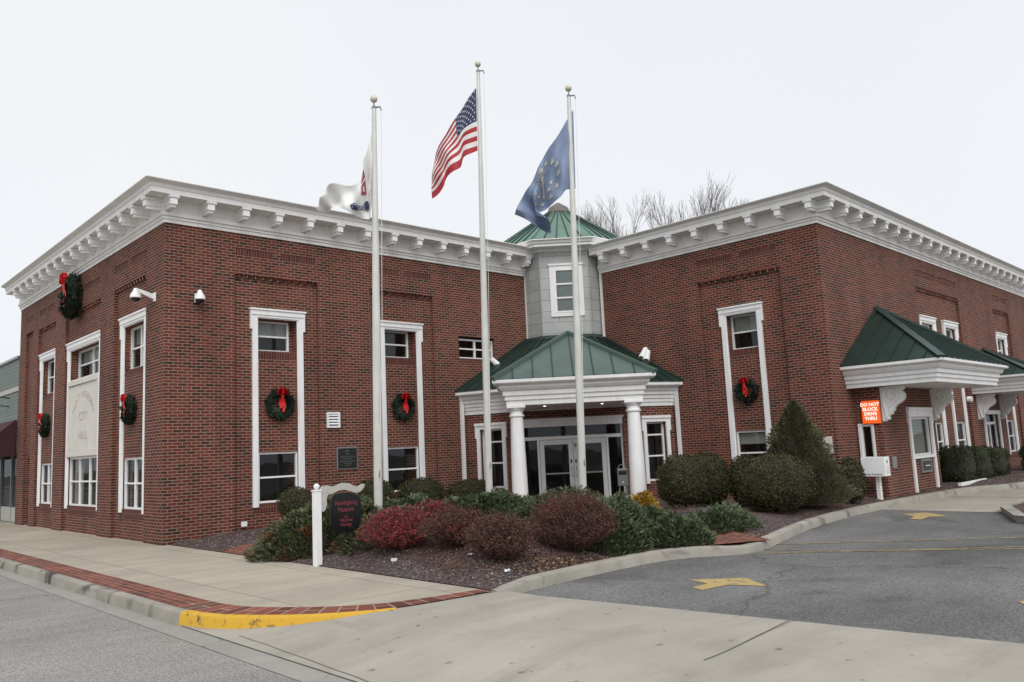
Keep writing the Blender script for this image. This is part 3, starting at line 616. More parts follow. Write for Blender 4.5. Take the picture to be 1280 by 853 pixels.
mb.box(fT, a0+.15, a0+.2, .004, .048, zs[0]+.05, zs[3], 'trim'); mb.box(fT, a1-.2, a1-.15, .004, .048, zs[0]+.05, zs[3], 'trim'); mb.box(fT, a0+.2, a1-.2, .004, .048, zs[3]-.05, zs[3], 'trim')
w = mb.build('window', hall)
g = MB(); g.face([fT(a0+.19, .022, z0+.15), fT(a1-.19, .022, z0+.15), fT(a1-.19, .022, z1-.17), fT(a0+.19, .022, z1-.17)], 'glass'); g.build('pane', w, recalc=False)
g = MB(); g.box(fT, a0+.19, a1-.19, .003, .012, z0+.14, z1-.16, 'grey_metal'); g.build('blind', w)
# ---- vestibule
wV = MB(); zv = 2.74
relief(wV, fFL, 0, LFL, -.3, zv, [(.48, 1.2, .62, 2.28, .6, INS)])
relief(wV, fFR, 0, LFR, -.3, zv, [(.52, 1.18, .62, 2.27, .6, INS)])
kx = LEC/2
dl0, dr1 = .28, LEC-.2
relief(wV, fEc, 0, LEC, -.3, zv, [(dl0, dr1, -.25, 2.24, .9, INS)])
wV.build('vestibule_wall', hall, recalc=False)
def vcasing(fr, u0, u1, z0, z1):
    mb = MB(); w_ = .11
    mb.box(fr, u0, u0+w_, -.01, .05, z0, z1, 'trim'); mb.box(fr, u1-w_, u1, -.01, .05, z0, z1, 'trim'); mb.box(fr, u0+w_, u1-w_, -.01, .05, z1-.1, z1, 'trim'); mb.box(fr, u0-.05, u1+.05, -.01, .08, z1, z1+.07, 'trim')
    mb.box(fr, u0-.04, u0-.001, -.01, .06, z1-.35, z1, 'trim'); mb.box(fr, u1+.001, u1+.04, -.01, .06, z1-.35, z1, 'trim'); mb.build('window_casing', hall)
vcasing(fFL, .37, 1.31, .56, 2.36); window(fFL, .48, 1.2, .62, 2.26, .12, rails=(.42, .78), fw=.05)
vcasing(fFR, .41, 1.29, .56, 2.35); window(fFR, .52, 1.18, .62, 2.25, .12, rails=(.42, .78), fw=.05)
# entrance screen
mb = MB(); d0, d1 = -.14, -.06; zt = 1.88
mb.box(fEc, dl0, dr1, d0, .02, 2.24, 2.34, 'trim'); mb.box(fEc, dl0, dr1, d0, .05, 2.34, 2.42, 'trim'); mb.box(fEc, dl0-.04, dr1+.04, d0, .07, 2.42, 2.47, 'trim')
mb.box(fEc, dl0, dl0+.05, d0, d1, 0, 2.24, 'trim'); mb.box(fEc, dr1-.05, dr1, d0, d1, 0, 2.24, 'trim')
mb.box(fEc, dl0+.05, dr1-.05, d0, d1+.01, zt, zt+.09, 'trim')
da, dm, db = kx-.86, kx+.05, kx+.96
for u in (da-.07, db+.01): mb.box(fEc, u, u+.06, d0, d1+.02, 0, zt, 'trim')
scr = mb.build('entrance_screen', hall)
g = MB()
for a, b, z0, z1 in ((dl0+.05, da-.07, .02, zt), (db+.07, dr1-.05, .02, zt), (dl0+.05, dr1-.05, zt+.09, 2.24)): g.face([fEc(a, -.11, z0), fEc(b, -.11, z0), fEc(b, -.11, z1), fEc(a, -.11, z1)], 'glass')
g.build('pane', scr, recalc=False)
for a, b, hs in ((da, dm-.005, 1), (dm+.005, db, -1)):
    mb = MB(); s_ = .12
    mb.box(fEc, a, a+s_, -.12, -.05, .03, zt-.01, 'white'); mb.box(fEc, b-s_, b, -.12, -.05, .03, zt-.01, 'white'); mb.box(fEc, a+s_, b-s_, -.12, -.05, zt-.14, zt-.01, 'white'); mb.box(fEc, a+s_, b-s_, -.12, -.05, .03, .28, 'white')
    do = mb.build('door', hall)
    g = MB(); g.face([fEc(a+s_, -.085, .28), fEc(b-s_, -.085, .28), fEc(b-s_, -.085, zt-.14), fEc(a+s_, -.085, zt-.14)], 'glass'); g.build('pane', do, recalc=False)
    h_ = MB(); u = b-.06 if hs == 1 else a+.06
    h_.tube([fEc(u, -.05, .85), fEc(u, .01, .85), fEc(u, .01, 1.12), fEc(u, -.05, 1.12)], .011, 'grey_metal', 6); h_.box(fEc, u-.02, u+.02, -.05, -.035, 1.22, 1.32, 'black_metal'); h_.build('handle', do)
    h_ = MB(); h_.box(fEc, a+s_, b-s_, -.10, -.06, .93, .97, 'grey_metal'); h_.build('push_bar', do)
mb = MB(); add_text(mb, '9', lambda x, y, d: fEc(dm+.055+x, -.05+d, 1.63+y), .2, 'black_metal', depth=.004); add_text(mb, '1', lambda x, y, d: fEc(dm+.055+x, -.05+d, 1.52+y), .12, 'grey_metal', depth=.004); mb.build('door_number', scr)
# side eaves with entablature
stairs = lambda steps, z0, inner=-.12: [(inner, z0)]+steps+[(inner, steps[-1][1])]
ev = [(.03, 2.69), (.03, 2.80), (.055, 2.805), (.055, 2.90), (.085, 2.905), (.085, 3.0), (.125, 3.01), (.125, 3.09), (.17, 3.12), (.17, 3.2), (.30, 3.23), (.33, 3.26), (.33, 3.35), (.30, 3.36)]
prof = [(-.15, 2.69)]+ev+[(-.15, 3.36)]
mb = MB(); sw = V((-1, 0, 0))/(V((-1, 0, 0)).dot(nFL)); ew = V((-cd.x, -cd.y, 0))
ew = ew/ew.dot(nFR)
sweep(mb, [FL0, FL1, FR0, FR1], prof, 'white', start=sw, end=ew); mb.build('vestibule_entablature', hall)
# downpipes beside it
for fr, u in ((fB, 8.30), (fC, 4.48)):
    mb = MB(); mb.box(fr, u-.045, u+.045, .01, .09, .02, 3.2, 'trim'); mb.box(fr, u-.06, u+.06, .0, .11, 3.12, 3.3, 'trim'); mb.build('downpipe', hall)
# main roof of vestibule
eL = FL0+sw*.33; eR = FR1+ew*.33
def off2(n1, n2, o): b = n1+n2; return b/(b.dot(n2))*o
cL = FL1+off2(nFL, nEC, .33); cR = FR0+off2(nEC, nFR, .33); ze = 3.365
tFL, tFR = fE(-.587, 1.66, 4.98), fE(.88, 1.66, 4.98); tB = V((11.02, -.0, 5.02)); tC = fC(7.0, 0, 4.97)
Pq = dict(L=[eL+Z*ze, cL+Z*ze, tFL, tB], C=[cL+Z*ze, cR+Z*ze, tFR, tFL], R=[cR+Z*ze, eR+Z*ze, tC, tFR])
mb = MB()
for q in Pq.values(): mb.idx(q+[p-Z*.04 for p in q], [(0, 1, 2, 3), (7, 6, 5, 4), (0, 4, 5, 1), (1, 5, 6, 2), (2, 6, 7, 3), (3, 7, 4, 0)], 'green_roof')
vr = mb.build('vestibule_roof', hall)
def seams(par, q, n, m='green_roof', w=.012, h=.03, hips=(True, True), hw=.04):
    mb = MB(); b0, b1, t1, t0 = [V(p) for p in q]; nn = (b1-b0).cross(t0-b0).normalized(); nn = nn if nn.z > 0 else -nn
    for k in range(n+1):
        f_ = k/n; edge = k in (0, n)
        if edge and not hips[0 if k == 0 else 1]: continue
        p = b0.lerp(b1, f_); q_ = t0.lerp(t1, f_); dv = (q_-p).normalized(); sd = dv.cross(nn)*(hw if edge else w)
        p = p-nn*.01; q_ = q_-nn*.01
        mb.prism([p-sd, p+sd, q_+sd, q_-sd], nn*(h+.015), m)
    return mb.build('roof_seams', par, weld=False)
for kx_, n in (('L', 5), ('C', 9), ('R', 5)): seams(vr, Pq[kx_], n)
# flashing collar at the foot of the tower
mb = MB(); mb.idx(octo(1.0, 5.06)+octo(1.1, 4.93)+octo(1.0, 4.85), [(k, (k+1) % 8, 8+(k+1) % 8, 8+k) for k in range(8)]+[(8+k, 8+(k+1) % 8, 16+(k+1) % 8, 16+k) for k in range(8)], 'green_roof'); mb.build('flashing', hall)
# ---- portico
pw0, pw1, ps = -1.60, 1.63, 6.9
pp = [fE(pw0, 3.75, 0), fE(pw0, ps, 0), fE(pw1, ps, 0), fE(pw1, 3.75, 0)]
ev2 = [(.0, 2.70), (.0, 2.82), (.035, 2.825), (.035, 2.93), (.075, 2.935), (.075, 3.04), (.12, 3.06), (.17, 3.12), (.17, 3.17), (.27, 3.2), (.30, 3.23), (.30, 3.30), (.27, 3.31)]
mb = MB(); sweep(mb, pp, [(-.3, 2.70)]+ev2+[(-.3, 3.31)], 'white')
mb.box(fE, pw0+.301, pw1-.301, 3.8, ps-.301, 2.74, 2.80, 'white'); port = mb.build('portico_entablature', hall)
for x, y in ((8.28, -3.37), (9.46, -4.28)):
    mb = MB(); mb.lathe((x, y, 2.725), [(.07, 0), (.07, .02)], 'white', 14); mb.lathe((x, y, 2.718), [(.03, 0), (.03, .02)], 'lit', 10); mb.build('downlight', port)
for t in (-1.375, 1.41):
    mb = MB(); c = fE(t, 6.72, 0); pr = [(.26, .0), (.26, .10), (.24, .11), (.25, .16), (.235, .2), (.2, .22), (.192, .26)]
    for k in range(9): f_ = k/8; pr.append((.192-.042*f_**1.6, .3+2.12*f_))
    pr += [(.18, 2.44), (.185, 2.46), (.18, 2.48), (.155, 2.49), (.155, 2.56), (.17, 2.57), (.2, 2.62), (.205, 2.64)]
    mb.lathe(c, pr, 'trim', 32)
    fr = lambda u, o, z, c=c: c+to*u+so*o+Z*z
    mb.box(fr, -.22, .22, -.22, .22, 2.642, 2.698, 'trim'); mb.build('column', hall, smooth=True)
zr = 3.315; q0, q1 = pw0-.3, pw1+.3; sfr = ps+.3; tcx = (q0+q1)/2; hw = (q1-q0)/2
apx = fE(tcx, sfr-hw+.1, zr+.66*hw); slope = .66
rb = fE(tcx, 2.0, zr+.66*hw)
fl, fr_ = fE(q0, sfr, zr), fE(q1, sfr, zr); bl, br_ = fE(q0, 3.6, zr), fE(q1, 3.6, zr)
# the sides run back until they meet the main roof
mb = MB(); mb.face([fl, fr_, apx], 'green_glare'); mb.face([fl, apx, rb, bl], 'green_roof'); mb.face([fr_, br_, rb, apx], 'green_roof')  # front slope coloured paler for glare; sides keep the plain roof green
pr_ = mb.build('portico_roof', hall)
nn = (fr_-fl).cross(apx-fl).normalized(); nn = nn if nn.z > 0 else -nn
mb = MB()
for k in range(1, 8):
    f_ = k/8; p = fl.lerp(fr_, f_); kk = 1-abs(2*f_-1); q_ = p+(apx-(fl+fr_)/2)*kk*1.0
    dv = (q_-p).normalized(); sd = dv.cross(nn)*.011; mb.prism([p-sd, p+sd, q_+sd, q_-sd], nn*.03, 'seam_line')
for side, a, b in ((1, fl, bl), (2, fr_, br_)):
    n2 = (b-a).cross(apx-a).normalized(); n2 = n2 if n2.z > 0 else -n2; Lt = (b-a).length; dirb = (b-a)/Lt
    rise = V(((tcx-(q0 if side == 1 else q1)))*to)+Z*(apx.z-zr)
    for k in range(1, 9):
        x = k*.42; p = a+dirb*x; kk = min(1, x/hw); q_ = p+rise*kk; dv = rise.normalized(); sd = dv.cross(n2)*.011; mb.prism([p-sd, p+sd, q_+sd, q_-sd], n2*.03, 'seam_line')
mb.build('roof_seams', pr_, weld=False)
mb = MB()
for a in (fl, fr_):
    dv = (apx-a).normalized(); up = Z-(Z.dot(dv))*dv; up.normalize(); sd = dv.cross(up)*.075
    mb.prism([a-sd-up*.03, a+sd-up*.03, apx+sd-up*.03, apx-sd-up*.03], up*.09, 'green_glare')
dv = (rb-apx).normalized(); sd = dv.cross(Z)*.06; mb.prism([apx-sd, apx+sd, rb+sd, rb-sd], Z*.05, 'green_roof')
mb.build('ridge_caps', pr_, weld=False)
# portico floor
mb = MB(); mb.box(fE, -1.9, 1.9, 3.5, 7.3, -.2, .03, 'lane'); mb.build('portico_floor', hall)
# ---- canopies over the drive side
def scroll(mb, fr, u, w_, o0, z1, s=1.0):
    P = [(0, 0), (.56, 0), (.57, -.05), (.55, -.09), (.50, -.12), (.55, -.16), (.575, -.24), (.55, -.33), (.48, -.40), (.38, -.45), (.31, -.52), (.29, -.60), (.24, -.62), (.25, -.66), (.20, -.70), (.16, -.70), (.15, -.76), (.17, -.79), (.13, -.82), (.07, -.80), (.07, -.85), (0, -.85)]
    mb.prism([fr(u-w_/2, o0+a*s, z1+b*s) for a, b in P], fr(u+w_/2, 0, 0)-fr(u-w_/2, 0, 0), 'white')
    # carved ring on each cheek
    for e in (-1, 1):
        c = [(.30+.17*math.cos(t)*(1-.06*k), -.2+.17*math.sin(t)*(1-.06*k)) for k, t in enumerate([R(40*j) for j in range(12)])]
        mb.tube([fr(u+e*(w_/2+.006), o0+a*s, z1+b*s) for a, b in c], .022, 'white', 6)
        mb.tube([fr(u+e*(w_/2+.006), o0+a*s, z1+b*s) for a, b in ((.06, -.1), (.05, -.4), (.09, -.6), (.12, -.78))], .018, 'white', 6); mb.tube([fr(u+e*(w_/2+.006), o0+a*s, z1+b*s) for a, b in ((.46, -.3), (.34, -.4), (.22, -.5), (.2, -.62))], .018, 'white', 6)
def canopy(u0, u1, out, zb, zt_, apex, za, name):
    mb = MB(); h = zt_-zb; path = [fD(u0, 0, 0), fD(u0, out, 0), fD(u1, out, 0), fD(u1, 0, 0)]
    pf = [(.0, 0), (.0, .2), (.035, .205), (.035, .39), (.075, .395), (.075, .56), (.12, .6), (.15, .7), (.15, .78), (.24, .84), (.26, .87), (.26, .98), (.23, 1.0)]
    sweep(mb, path, [(-.12, zb)]+[(a, zb+b*h) for a, b in pf]+[(-.12, zt_)], 'white', start=-dd, end=dd)
    mb.box(fD, u0+.12, u1-.12, 0, out-.12, zb+.02, zb+.06, 'white'); e = mb.build(name+'_entablature', hall)
    g = .25; a, b, c, d = fD(u0-g, .001, zt_), fD(u0-g, out+g, zt_), fD(u1+g, out+g, zt_), fD(u1+g, .001, zt_); ap_ = fD(apex, .001, za)
    mb = MB(); mb.face([a, b, ap_], 'green_roof'); mb.face([b, c, ap_], 'green_roof'); mb.face([c, d, ap_], 'green_roof'); r_ = mb.build(name+'_roof', hall)
    mb = MB()
    for k in range(1, 13):
        f_ = k/13; p = b.lerp(c, f_); kk = f_*(u1-u0+2*g)
        xap = apex-u0+g; top = min(kk/xap, ((u1-u0+2*g)-kk)/((u1-u0+2*g)-xap)); q_ = p+(fD(apex, 0, za)-fD(apex, out+g, zt_))*top
        nn_ = (c-b).cross(ap_-b).normalized(); nn_ = nn_ if nn_.z > 0 else -nn_; dv = (q_-p).normalized(); sd = dv.cross(nn_)*.012; mb.prism([p-sd, p+sd, q_+sd, q_-sd], nn_*.035, 'green_roof')
    nn_ = (b-a).cross(ap_-a).normalized(); nn_ = nn_ if nn_.z > 0 else -nn_
    for k in range(1, 6):
        f_ = k/6; p = a.lerp(b, f_); q_ = p+(ap_-a)*(1-f_)
        dv = (q_-p).normalized(); sd = dv.cross(nn_)*.011; mb.prism([p-sd, p+sd, q_+sd, q_-sd], nn_*.03, 'seam_line')
    for p in (b, c):
        dv = (ap_-p).normalized(); up = Z-(Z.dot(dv))*dv; up.normalize(); sd = dv.cross(up)*.09; mb.prism([p-sd-up*.02, p+sd-up*.02, ap_+sd-up*.02, ap_-sd-up*.02], up*.06, 'green_roof')
    for p in (a, d):
        dv = (ap_-p).normalized(); sd = fD(0, 1, 0)-fD(0, 0, 0); mb.prism([p-Z*.02, p+sd*.1-Z*.02, ap_+sd*.1-Z*.02, ap_-Z*.02], Z*.07, 'green_roof')
    mb.build('roof_seams', r_, weld=False)
    return e
canopy(.82, 5.72, 2.12, 2.79, 3.33, 3.3, 5.08, 'teller_canopy')
canopy(10.95, 14.55, 1.72, 2.79, 3.33, 12.7, 4.42, 'side_door_canopy')
for fr, us, o0 in ((fY, (1.30, 4.86), .0), (fD, (11.35, 14.0), .0)):
    for u in us: mb = MB(); scroll(mb, fr, u, .15, .001, 2.78); mb.build('scroll_bracket', hall)
# side door
mb = MB(); mb.box(fD, 11.83, 11.95, -.01, .05, .02, 2.1, 'trim'); mb.box(fD, 13.55, 13.67, -.01, .05, .02, 2.1, 'trim'); mb.box(fD, 11.8, 13.7, -.01, .07, 2.1, 2.24, 'trim'); mb.build('door_casing', hall)
mb = MB(); mb.box(fD, 11.95, 12.05, -.14, -.08, .02, 2.1, 'trim'); mb.box(fD, 12.72, 12.82, -.14, -.08, .02, 1.75, 'trim'); mb.box(fD, 13.45, 13.55, -.14, -.08, .02, 2.1, 'trim'); mb.box(fD, 12.05, 13.45, -.14, -.08, 1.75, 1.84, 'trim'); mb.box(fD, 12.05, 12.72, -.14, -.08, .02, .2, 'trim'); o = mb.build('door', hall); o['label'] = 'glazed side door under the small drive canopy'
g = MB(); g.face([fD(12.05, -.11, .2), fD(13.45, -.11, .2), fD(13.45, -.11, 2.1), fD(12.05, -.11, 2.1)], 'glass'); g.build('pane', o, recalc=False)
mb = MB(); mb.tube([fD(12.66, -.08, .9), fD(12.66, .0, .9), fD(12.66, .0, 1.2), fD(12.66, -.08, 1.2)], .012, 'grey_metal', 6); mb.build('handle', o)
# vent, socket cover
mb = MB(); mb.box(fB, 3.97, 4.34, 0, .04, 2.75, 2.80, 'trim'); mb.box(fB, 3.97, 4.34, 0, .04, 2.41, 2.46, 'trim'); mb.box(fB, 3.97, 4.02, 0, .038, 2.46, 2.75, 'trim'); mb.box(fB, 4.29, 4.34, 0, .038, 2.46, 2.75, 'trim'); mb.box(fB, 4.02, 4.29, .001, .006, 2.46, 2.75, 'black_metal')
for k in range(4): z = 2.49+k*.07; mb.prism([fB(4.02, .03, z), fB(4.02, .008, z+.04), fB(4.02, .012, z+.045), fB(4.02, .036, z+.005)], fB(4.29, 0, 0)-fB(4.02, 0, 0), 'trim')
mb.build('wall_vent', hall)
mb = MB(); mb.box(fB, 1.74, 1.88, -.0, .04, .22, .33, 'trim'); mb.build('socket_cover', hall, bevel=.01)
#PART2
# ================================================================== GROUND
def sheet(name, polys, z, m, sub=None):
    mb = MB(); [mb.face([V((x, y, z)) for x, y in p], m, [(x, y) for x, y in p]) for p in polys]
    o = mb.build(name, recalc=False); return props(o, kind='structure')
def up(mb_pts): return mb_pts
sheet('ground', [[(-400, -400), (400, -400), (400, 400), (-400, 400)]], -.32, 'ground')
sheet('street', [[(-14, -120), (-3.05, -120), (-3.05, 120), (-14, 120)]], -.15, 'asphalt_street')
GUT = [(-2.6, 120), (-2.6, -7.6), (-2.6, -120)]
sheet('gutter', [[(-3.05, -120), (-2.55, -120), (-2.55, 120), (-3.05, 120)]], -.146, 'gutter')
sheet('far_sidewalk', [[(-16.5, -120), (-14, -120), (-14, 120), (-16.5, 120)]], -.02, 'walk')
# ---- sidewalk with its brick band and kerb
def cat(pts, n=6):
    """smooth curve through the points"""
    P = [V((*p, 0)) if len(p) == 2 else V(p) for p in pts]; out = []
    for i in range(len(P)-1):
        a, b, c, d = P[max(i-1, 0)], P[i], P[i+1], P[min(i+2, len(P)-1)]
        for k in range(n):
            t = k/n; out.append(.5*((2*b)+(c-a)*t+(2*a-5*b+4*c-d)*t*t+(3*b-a-3*c+d)*t**3))
    out.append(P[-1]); return out
outer = [V((-2.68, 60, 0)), V((-2.66, 12, 0))]+cat([(-2.66, 4), (-2.66, -2), (-2.66, -6), (-2.66, -7.7), (-2.62, -8.3), (-2.5, -8.77), (-2.24, -9.24), (-1.96, -9.6), (-1.62, -9.9), (-1.22, -10.14), (-.7, -10.26), (.16, -10.34)], 6)
inner = []
for i, p in enumerate(outer):
    d = (outer[min(i+1, len(outer)-1)]-outer[max(i-1, 0)]).normalized(); tt = max(0, min(1, (p.x+2.2)/2.3)) if p.y < -9 else 0
    inner.append(p-V((d.y, -d.x, 0))*(.42-.2*tt))
assert len(outer) == len(inner)
mb = MB(); n = len(inner)
for i in range(n-1): mb.face([inner[i], inner[i+1], V((.16, inner[i+1].y, 0)), V((.16, inner[i].y, 0))], 'walk')
props(mb.build('sidewalk', recalc=False), kind='structure')
mb = MB(); s_ = 0
for i in range(n-1):
    l = (outer[i+1]-outer[i]).length; w0 = (outer[i]-inner[i]).length; a, b, c, d = [p+Z*.004 for p in (outer[i], outer[i+1], inner[i+1], inner[i])]
    if outer[i].y > -7.6: uv = [(s_, 0), (s_+l, 0), (s_+l, .42), (s_, .42)]
    else: uv = [(0.01, s_*.5), (0.01, s_*.5+l*.5), (.2, s_*.5+l*.5), (.2, s_*.5)]
    mb.face([a, b, c, d], 'paver', uv); s_ += l
props(mb.build('brick_band', recalc=False), kind='structure')
def apz(x):
    t = max(0, min(1, (x+2.75)/1.6)); return -.135+(.128)*(3*t*t-2*t**3)
# kerb body along the outer curve, dropping into the apron
def kerb(name, pts, w, top, bot, m, r=.03, z_end=None):
    mb = MB(); P = [V(p) for p in pts]; n = len(P); ring = []
    for i, p in enumerate(P):
        d = (P[min(i+1, n-1)]-P[max(i-1, 0)]).normalized(); nr = V((d.y, -d.x, 0)); tp = top(i) if callable(top) else top; bt = bot(i) if callable(bot) else bot
        ww = w(i) if callable(w) else w
        ring.append([p+Z*(bt-.12), p+Z*tp, p+nr*(ww-r)+Z*tp, p+nr*(ww-r*.3)+Z*(tp-r*.3), p+nr*ww+Z*(tp-r), p+nr*(ww+.03)+Z*(bt-.12)])
    V0 = [q for g in ring for q in g]; k = 6; F = [(i*k+j, i*k+(j+1) % k, (i+1)*k+(j+1) % k, (i+1)*k+j) for i in range(n-1) for j in range(k)]+[tuple(range(k)), tuple((n-1)*k+j for j in range(k))]
    mb.idx(V0, F, m); return mb.build(name, smooth=True)
js = next(i for i, p in enumerate(outer) if p.y < -8.15); je = next(i for i, p in enumerate(outer) if p.x > -1.15 and p.y < -9)
offs = [p+V((0, 0, 0)) for p in outer]
kb = kerb('street_kerb', [p for p in outer[:js+1]], .13, .002, -.15, 'kerb_stained', r=.045); props(kb, kind='structure')
def shrink(i): t = i/(je-js); return .13*(1-t*.55)
kb = kerb('yellow_kerb', outer[js:je+1], shrink, .003, -.15, 'yellow_kerb', r=.04); props(kb, kind='structure')
# ---- concrete apron of the drive
mb = MB(); xs = [-2.78, -2.5, -2.25, -2, -1.8, -1.6, -1.4, -1.15, -.5, .1, .36]; 
def XE(y): return .36+(-y-10.9)*.125 if y < -10.9 else .36
ys = [-8.0, -8.6, -9.2, -9.8, -10.3, -10.9, -12, -14, -16, -19, -23]
for i in range(len(xs)-1):
    for j in range(len(ys)-1):
        if ys[j] > -10.2 and xs[i] > -.5+(-9.2-ys[j])*.2 and ys[j] > -9.3: continue
        P = []
        for x, y in ((xs[i], ys[j+1]), (xs[i+1], ys[j+1]), (xs[i+1], ys[j]), (xs[i], ys[j])):
            xx = XE(y) if x == .36 else x
            z = apz(x)
            if x > -1.2 and y > -10.5: z = min(z, -.009)
            if x >= .1: z = -.012 if x == .1 else -.03
            P.append(V((xx, y, z)))
        mb.face(P, 'apron')
props(mb.build('drive_apron', recalc=False), kind='structure')
mb = MB()
def strip(mb, pts, w, z, m):
    P = [V((*p, 0)) for p in pts]
    for a, b in zip(P, P[1:]):
        d = (b-a).normalized(); nn = V((-d.y, d.x, 0))*w/2
        za = z(a) if callable(z) else z; zb = z(b) if callable(z) else z
        mb.face([a-nn+Z*za, b-nn+Z*zb, b+nn+Z*zb, a+nn+Z*za], m)
M['joint'] = plain('dark_joint', (.13, .12, .1), 1)  # dark colour of the thin joint lines in the apron
jp = cat([(.82, -13.9), (.2, -13.98), (-.6, -14.08), (-1.0, -14.1)], 8)
strip(mb, [(p.x, p.y) for p in jp], .016, lambda p: apz(p.x)+.004 if p.x < .1 else -.008, 'joint')
jp = cat([(-2.62, -9.4), (-2.64, -10.16), (-2.70, -11.5), (-2.74, -12.6), (-2.76, -16)], 8); strip(mb, [(p.x+.004*math.sin(i*1.1), p.y) for i, p in enumerate(jp)], .012, lambda p: apz(p.x)+.005, 'joint')
props(mb.build('apron_joints', recalc=False), kind='structure')
# ---- parking lot and drive-through lane
mb = MB(); mb.face([V((.1, -10.0, -.08)), V((.36, -10.9, -.08)), V((.97, -15.8, -.08)), V((1.9, -23, -.08)), V((12.45, -60, -.08)), V((12.45, -8.5, -.08))], 'asphalt_lot'); mb.face([V((1.9, -23, -.08)), V((3, -60, -.08)), V((12.45, -60, -.08))], 'asphalt_lot')
mb.face([V((.34, -10.3, -.034)), V((.36, -10.9, -.034)), V((.46, -10.9, -.079)), V((.44, -10.3, -.079))], 'asphalt_lot')
mb.face([V((.36, -10.9, -.032)), V((.97, -15.8, -.032)), V((1.9, -23, -.032)), V((2.05, -23, -.079)), V((1.12, -15.8, -.079)), V((.5, -10.9, -.079))], 'asphalt_lot')
props(mb.build('parking_lot', recalc=False), kind='structure')
sheet('drive_lane', [[(12.45, -14), (60, -14), (60, -8.5), (12.45, -8.5)]], -.078, 'lane')
sheet('far_lot', [[(12.45, -60), (60, -60), (60, -14), (12.45, -14)]], -.079, 'asphalt_lot')
# painted marks
def mark(name, poly, m, label, cat_):
    mb = MB(); mb.face([V((x, y, -.074)) for x, y in poly], m); o = mb.build(name, recalc=False); props(o, kind='structure'); return o
def arrow(tip, mb):
    pass
A1 = [(2.33, -11.62), (2.27, -11.98), (1.93, -11.96), (1.86, -12.16), (2.33, -12.22), (2.47, -12.66), (2.84, -12.13)]
mark('lane_arrow_paint', [(2.38, -11.6), (2.26, -11.97), (1.93, -11.96), (1.86, -12.16), (2.32, -12.22), (2.47, -12.66), (2.86, -12.13)], 'yellow_arrow', '', '')
mark('lane_arrow_paint', [(11.5, -10.68), (11.08, -11.08), (10.62, -11.18), (10.55, -11.42), (11.16, -11.36), (11.34, -11.66), (12.0, -10.98)], 'yellow_arrow', '', '')
mark('lane_arrow_paint', [(2.97, -15.17), (2.78, -15.3), (2.9, -15.9), (3.6, -15.8)], 'yellow_arrow', '', '')
mb = MB()
for pts in ([(5.98, -10.79), (6.84, -11.93), (8.33, -13.8), (9.2, -14.9)], [(5.37, -10.93), (5.77, -12.19), (7.2, -14.11), (8.0, -15.2)], [(4.8, -11.1), (5.4, -11.78), (6.32, -13.11), (7.1, -14.4)]):
    p2 = cat(pts, 5); strip(mb, [(p.x, p.y) for p in p2], .075, -.074, 'yellow_line')
props(mb.build('crossing_lines', recalc=False), kind='structure')
# ---- kerb of the planting bed
KO = cat([(.2, -10.36), (.62, -10.37), (1.37, -10.30), (2.4, -10.25), (3.43, -10.27), (4.1, -10.48), (4.6, -10.88), (5.2, -10.98), (5.97, -10.82), (7.5, -10.42), (9.2, -10.08), (11.1, -9.88), (12.5, -9.84), (14, -9.84), (16.4, -9.88), (18.3, -10.12), (19.35, -10.6), (21.5, -10.9), (26, -11.2), (40, -11.6)], 6)
KP = []
for i, p in enumerate(KO):
    d = (KO[min(i+1, len(KO)-1)]-KO[max(i-1, 0)]).normalized(); KP.append(p-V((d.y, -d.x, 0))*.17)
def ktop(i):
    x = KO[i].x
    t = max(0, min(1, (x-.25)/.6)); z = .005+.06*t
    if 4.3 < x < 5.9: z = .065-.035*math.exp(-((x-4.95)/.45)**2)
    return z
k1 = kerb('bed_kerb', KP, .17, ktop, -.1, 'kerb', r=.05); props(k1, kind='structure')
def KY(x):
    for a, b in zip(KP, KP[1:]):
        if a.x <= x <= b.x: return a.y+(b.y-a.y)*(x-a.x)/max(1e-6, b.x-a.x)
    return -10.2 if x < .2 else -11.6
def path_d(x, y):
    P = [(0, -3.25), (3, -3.35), (5.4, -3.75), (6.9, -5.4), (6.6, -7.6), (5.6, -9.3), (4.8, -11)]
    best = 9
    for (ax, ay), (bx, by) in zip(P, P[1:]):
        t = max(0, min(1, ((x-ax)*(bx-ax)+(y-ay)*(by-ay))/((bx-ax)**2+(by-ay)**2))); best = min(best, math.hypot(x-ax-t*(bx-ax), y-ay-t*(by-ay)))
    return best
def bh(x, y):
    e = min(x-.15, y-KY(x)); e = max(0, e); t = min(1, e/1.9); sm = t*t*(3-2*t)
    z = .012+.03*min(1, e/.3)
    isl = 1 if (y < -3.3 and x < 7) else 0
    pd = path_d(x, y); q = max(0, min(1, (pd-.62)/.9)); q = q*q*(3-2*q)
    base = .10*min(1, max(0, x)/1.8)*(1 if x < 3 else max(.2, min(1, (y+11)/3)))
    if x > 6.9: base = .1
    z += base*min(1, e/.8)+(.33 if x < 5.5 else .24)*sm*q*(1 if x < 7.5 else max(0, 1-(x-7.5)/1.5))*(1 if y < -3.3 else 0)
    if x > 7.0 and y > -7: z = min(z, .10)
    return z+.012*noise.noise(V((x*2.3, y*2.3, 0)))*min(1, e/.3)
mb = MB(); xs = [.15+.1*k for k in range(0, 230)]+[23+1*k for k in range(1, 15)]; nt_ = 80
rows = []
for x in xs:
    y0, y1 = KY(x)-.04, .1 if x < 13 else -8.0
    rows.append([V((x, y0+(y1-y0)*(j/nt_)**1.0, 0)) for j in range(nt_+1)])
for r_ in rows:
    for p in r_: p.z = bh(p.x, p.y)
verts = [p for r_ in rows for p in r_]; kk = nt_+1
